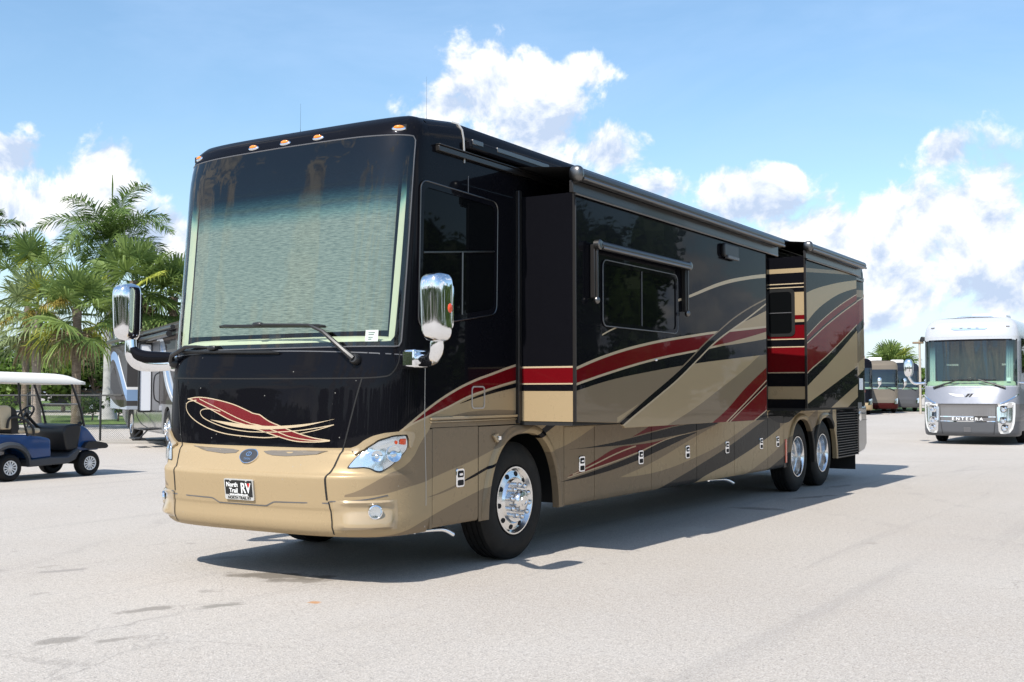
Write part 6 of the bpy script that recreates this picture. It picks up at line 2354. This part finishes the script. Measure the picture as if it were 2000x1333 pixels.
def feather_palm(label, loc, height, L, seed, nfr=17, trunk=True, tr=0.30, spear=0.0):
    rnd = random.Random(seed)
    root = empty('royal_palm', loc)
    tag(root, label, 'palm tree')
    hs = height - 1.5
    tk = MB()
    n = 14
    tk.tube([(0, 0, hs * k / n) for k in range(n + 1)], [tr * (1.75 if k == 0 else 1.35 if k == 1 else 1.12 if k == 2 else 1.0 - 0.15 * k / n) for k in range(n + 1)], 18)
    tk.build('trunk', M['royalbark'], root)
    MB().tube([(0, 0, hs - 0.02), (0, 0, hs + 0.5), (0, 0, height)], [tr * 0.86, tr * 0.8, tr * 0.35], 14).build('crownshaft', M['shaft'], root)
    V, Fc, MI = [], [], []
    top = Vector((0, 0, height - 0.1))
    for k in range(nfr):
        az = k * 2.39996 + rnd.uniform(-0.25, 0.25)
        f = (k + 0.5) / nfr
        el = rad(78 - 84 * f + rnd.uniform(-8, 8))
        d0 = Vector((math.cos(az), math.sin(az), 0))
        LL = L * rnd.uniform(0.85, 1.05)
        m = 22
        pts = []
        q = top.copy()
        e = el
        for j in range(m + 1):
            pts.append(q.copy())
            q = q + (d0 * math.cos(e) + UP * math.sin(e)) * (LL / m)
            e -= rad(5.2) * (0.5 + 0.9 * j / m) * (0.8 + 0.4 * f)
        side = d0.cross(UP).normalized()
        strip(V, Fc, MI, pts, [0.035 * (1 - 0.85 * j / m) for j in range(m + 1)], side, 0)
        for j in range(4, m * 4):
            t = j / (m * 4)
            i = min(int(t * m), m - 1)
            c = pts[i].lerp(pts[i + 1], t * m - i)
            tan = (pts[i + 1] - pts[i]).normalized()
            ll = L * 0.26 * (math.sin(PI * min(1, t * 0.86 + 0.12)) ** 0.7) * rnd.uniform(0.85, 1.1)
            nrm = side.cross(tan).normalized()
            for sg in (-1, 1):
                tilt = rnd.uniform(-0.5, 0.75)
                dv = (tan * 0.75 + side * sg + nrm * tilt).normalized()
                p1 = c + dv * ll * 0.55 - UP * 0.03
                p2 = c + dv * ll - UP * ll * rnd.uniform(0.10, 0.42)
                strip(V, Fc, MI, [c, p1, p2], [0.014, 0.032, 0.004], tan.cross(dv).cross(dv).normalized(), 0)
    if spear:
        strip(V, Fc, MI, [top, top + Vector((0.03, 0.02, spear * 0.6)), top + Vector((0.02, 0.03, spear * 0.85)), top + Vector((0.02, 0.02, spear))], [0.035, 0.03, 0.05, 0.015], Vector((0.85, 0.53, 0)), 0)
        strip(V, Fc, MI, [top, top + Vector((0.03, 0.02, spear * 0.6)), top + Vector((0.02, 0.03, spear * 0.85)), top + Vector((0.02, 0.02, spear))], [0.035, 0.03, 0.05, 0.015], Vector((-0.53, 0.85, 0)), 0)
    finish('crown', V, Fc, MI, [M['feather']], root)
    return root


# positions follow the view of the left edge: camera right / forward axes
RT = Vector((math.cos(CAMYAW), math.sin(CAMYAW), 0))
FW = Vector((-math.sin(CAMYAW), math.cos(CAMYAW), 0))


def place(u, depth):
    """u = sideways tangent from the photograph's axis"""
    return Vector((6.5694, -6.2393, 0)) + FW * depth + RT * u * depth


def pz(py, depth):
    return 1.4874 + (765 - py) / 2190 * depth


def pu(px):
    return (px - 1000) / 2190


sabal('fan palm with pale trunk and yellow flower sprays behind the golf cart', place(pu(72), 46), pz(606, 46), 1.3, 3, 28, 'fan_grey', 'bark_pale', 0.19, flowers=6, dead=7, plen=1.15)
sabal('fan palm with long upright stalks at the left edge, above the flowering palm', place(pu(50), 53), pz(560, 53), 1.35, 8, 20, 'fan', 'bark', 0.17, dead=0, plen=1.9, upright=0.45)
sabal('dark-trunked fan palm rising behind the cart windscreen', place(pu(150), 44), pz(600, 44), 1.25, 14, 26, 'fan', 'bark', 0.17, flowers=2, dead=8, plen=1.05)
sabal('bright green fan palm with dead brown skirt behind the chrome mirror', place(pu(262), 47), pz(548, 47), 1.35, 21, 30, 'fan', 'bark', 0.18, dead=9, plen=1.15)
sabal('fan palm half hidden behind the big coach windshield', place(pu(338), 48), pz(580, 48), 1.3, 29, 34, 'fan', 'bark', 0.18, dead=8, plen=1.1)
sabal('round-headed fan palm above the far dark coaches', place(pu(1740), 96), pz(712, 96), 1.5, 33, 42, 'fan', 'bark', 0.2, dead=1, plen=1.1)
feather_palm('tall royal palm with grey trunk and upright spear leaf', place(pu(213), 60), pz(466, 60), 4.3, 5, 18, tr=0.30, spear=3.6)
feather_palm('royal palm frond tips poking in at the left edge', place(pu(-45), 60), pz(470, 60), 3.2, 9, 14, tr=0.28)


def crown_cards(V, Fc, blobs, n, size, rnd):
    for c, r in blobs:
        for k in range(int(n * r[0] * r[2])):
            v = Vector((rnd.gauss(0, 1), rnd.gauss(0, 1), rnd.gauss(0, 1))).normalized()
            rr = rnd.random() ** 0.28
            q = Vector((c[0] + v.x * r[0] * rr, c[1] + v.y * r[1] * rr, c[2] + v.z * r[2] * rr))
            a = Vector((rnd.gauss(0, 1), rnd.gauss(0, 1), rnd.gauss(0, 0.7))).normalized()
            b = a.cross(v + Vector((0.1, 0.2, 0.3))).normalized()
            s = size * rnd.uniform(0.6, 1.4)
            i = len(V)
            V += [q - a * s, q + b * s * 0.55, q + a * s, q - b * s * 0.55]
            Fc.append((i, i + 1, i + 2, i + 3))


def broad_tree(label, loc, h, r, seed, mat='leafA', name='broadleaf_tree', n=150, size=0.20, trunk=True, cat='tree', group='broadleaf trees beyond the fence'):
    rnd = random.Random(seed)
    root = empty(name, loc)
    tag(root, label, cat, group)
    tk = MB()
    tk.tube([(0, 0, 0), (0.05, 0.02, h * 0.3), (0.1, 0, h * 0.55)], [0.05 * h * 0.6, 0.04 * h * 0.6, 0.02 * h], 10)
    blobs = []
    for k in range(9):
        a = k * 2.4 + rnd.uniform(-0.4, 0.4)
        d = r * rnd.uniform(0.25, 0.68)
        z = h * rnd.uniform(0.30, 0.78)
        q = (math.cos(a) * d, math.sin(a) * d, z)
        s = r * rnd.uniform(0.34, 0.52)
        blobs.append((q, (s, s, s * rnd.uniform(0.7, 0.95))))
        tk.tube([(0.05, 0.02, h * 0.28), (q[0] * 0.5, q[1] * 0.5, z * 0.72), q], [0.02 * h, 0.012 * h, 0.004 * h], 6)
    tk.build('trunk', M['wood'], root)
    V, Fc = [], []
    crown_cards(V, Fc, blobs, n, size, rnd)
    finish('crown', V, Fc, None, [M[mat]], root)
    return root


for px, dp, h, r, mat, lab in ((-60, 82, 6.0, 4.2, 'leafA', 'broad green tree cut by the left edge beyond the fence'), (10, 84, 5.4, 3.8, 'leafB', 'dark broadleaf tree behind the cart seats'), (70, 80, 5.6, 3.6, 'leafA', 'bushy tree directly behind the pale palm trunk'),
                               (125, 84, 5.6, 3.8, 'leafA', 'light green tree between the two fan palm trunks'), (185, 82, 5.2, 3.6, 'leafB', 'dark tree left of the royal palm trunk'), (240, 86, 5.8, 4.0, 'leafB', 'dark tree right of the royal palm trunk'), (300, 86, 5.4, 4.0, 'leafA', 'broadleaf tree hidden behind the grey coach')):
    broad_tree(lab, place(pu(px), dp), h, r, px + 100, mat, n=110, size=0.22)
for px, dp, lab in ((161, 57, 'small leafy shrub under the swoosh trailer'), (182, 58, 'small leafy shrub beside the royal palm base'), (232, 56, 'small leafy shrub right of the royal palm base'), (6, 50, 'pale green shrub at the left edge by the fence')):
    broad_tree(lab, place(pu(px), dp), 1.5, 0.75, px + 900, 'leafB' if px > 10 else 'leafA', 'shrub', n=420, size=0.07, cat='shrub', group='shrubs on the grass verge')
for px, dp, h, lab in ((1786, 120, 5.2, 'far green tree beside the light pole'), (1708, 118, 5.0, 'far green tree behind the black coach')):
    broad_tree(lab, place(pu(px), dp), h, 3.0, px, 'leafA', n=110, size=0.25, group='far trees on the right')

# tree belt that closes the lot on the sides the photograph only shows in reflections
rnd = random.Random(77)
V, Fc = [], []
blobs = []
for a_deg in list(range(-54, -25, 2)) + list(range(-8, 246, 2)):
    R_ = (100 if a_deg < -10 else 62) + 10 * math.sin(a_deg * 0.7) + rnd.uniform(-3, 3)
    q = Vector((4 + math.sin(rad(a_deg + 8)) * R_, 6 + math.cos(rad(a_deg + 8)) * R_, 0))
    h = rnd.uniform(4.2, 6.0) if a_deg < -10 else rnd.uniform(5.0, 8.0) * (1.9 if 14 < a_deg < 64 else 0.8 if a_deg <= 14 else 1.0)
    for k in range(3):
        blobs.append(((q.x + rnd.uniform(-1.5, 1.5), q.y + rnd.uniform(-1.5, 1.5), h * (0.22 + 0.27 * k)), (2.0, 2.0, h * 0.24)))
crown_cards(V, Fc, blobs, 70, 0.24, rnd)
core = MB()
for c, r in blobs:
    core.ellipsoid(c, (r[0] * 0.8, r[1] * 0.8, r[2] * 0.8), 8, 5)
b0 = len(V)
V += [Vector(q) for q in core.v]
Fc += [tuple(b0 + i for i in f) for f in core.f]
tag(finish('tree_belt', V, Fc, None, [M['leafB']], None), kind='stuff')
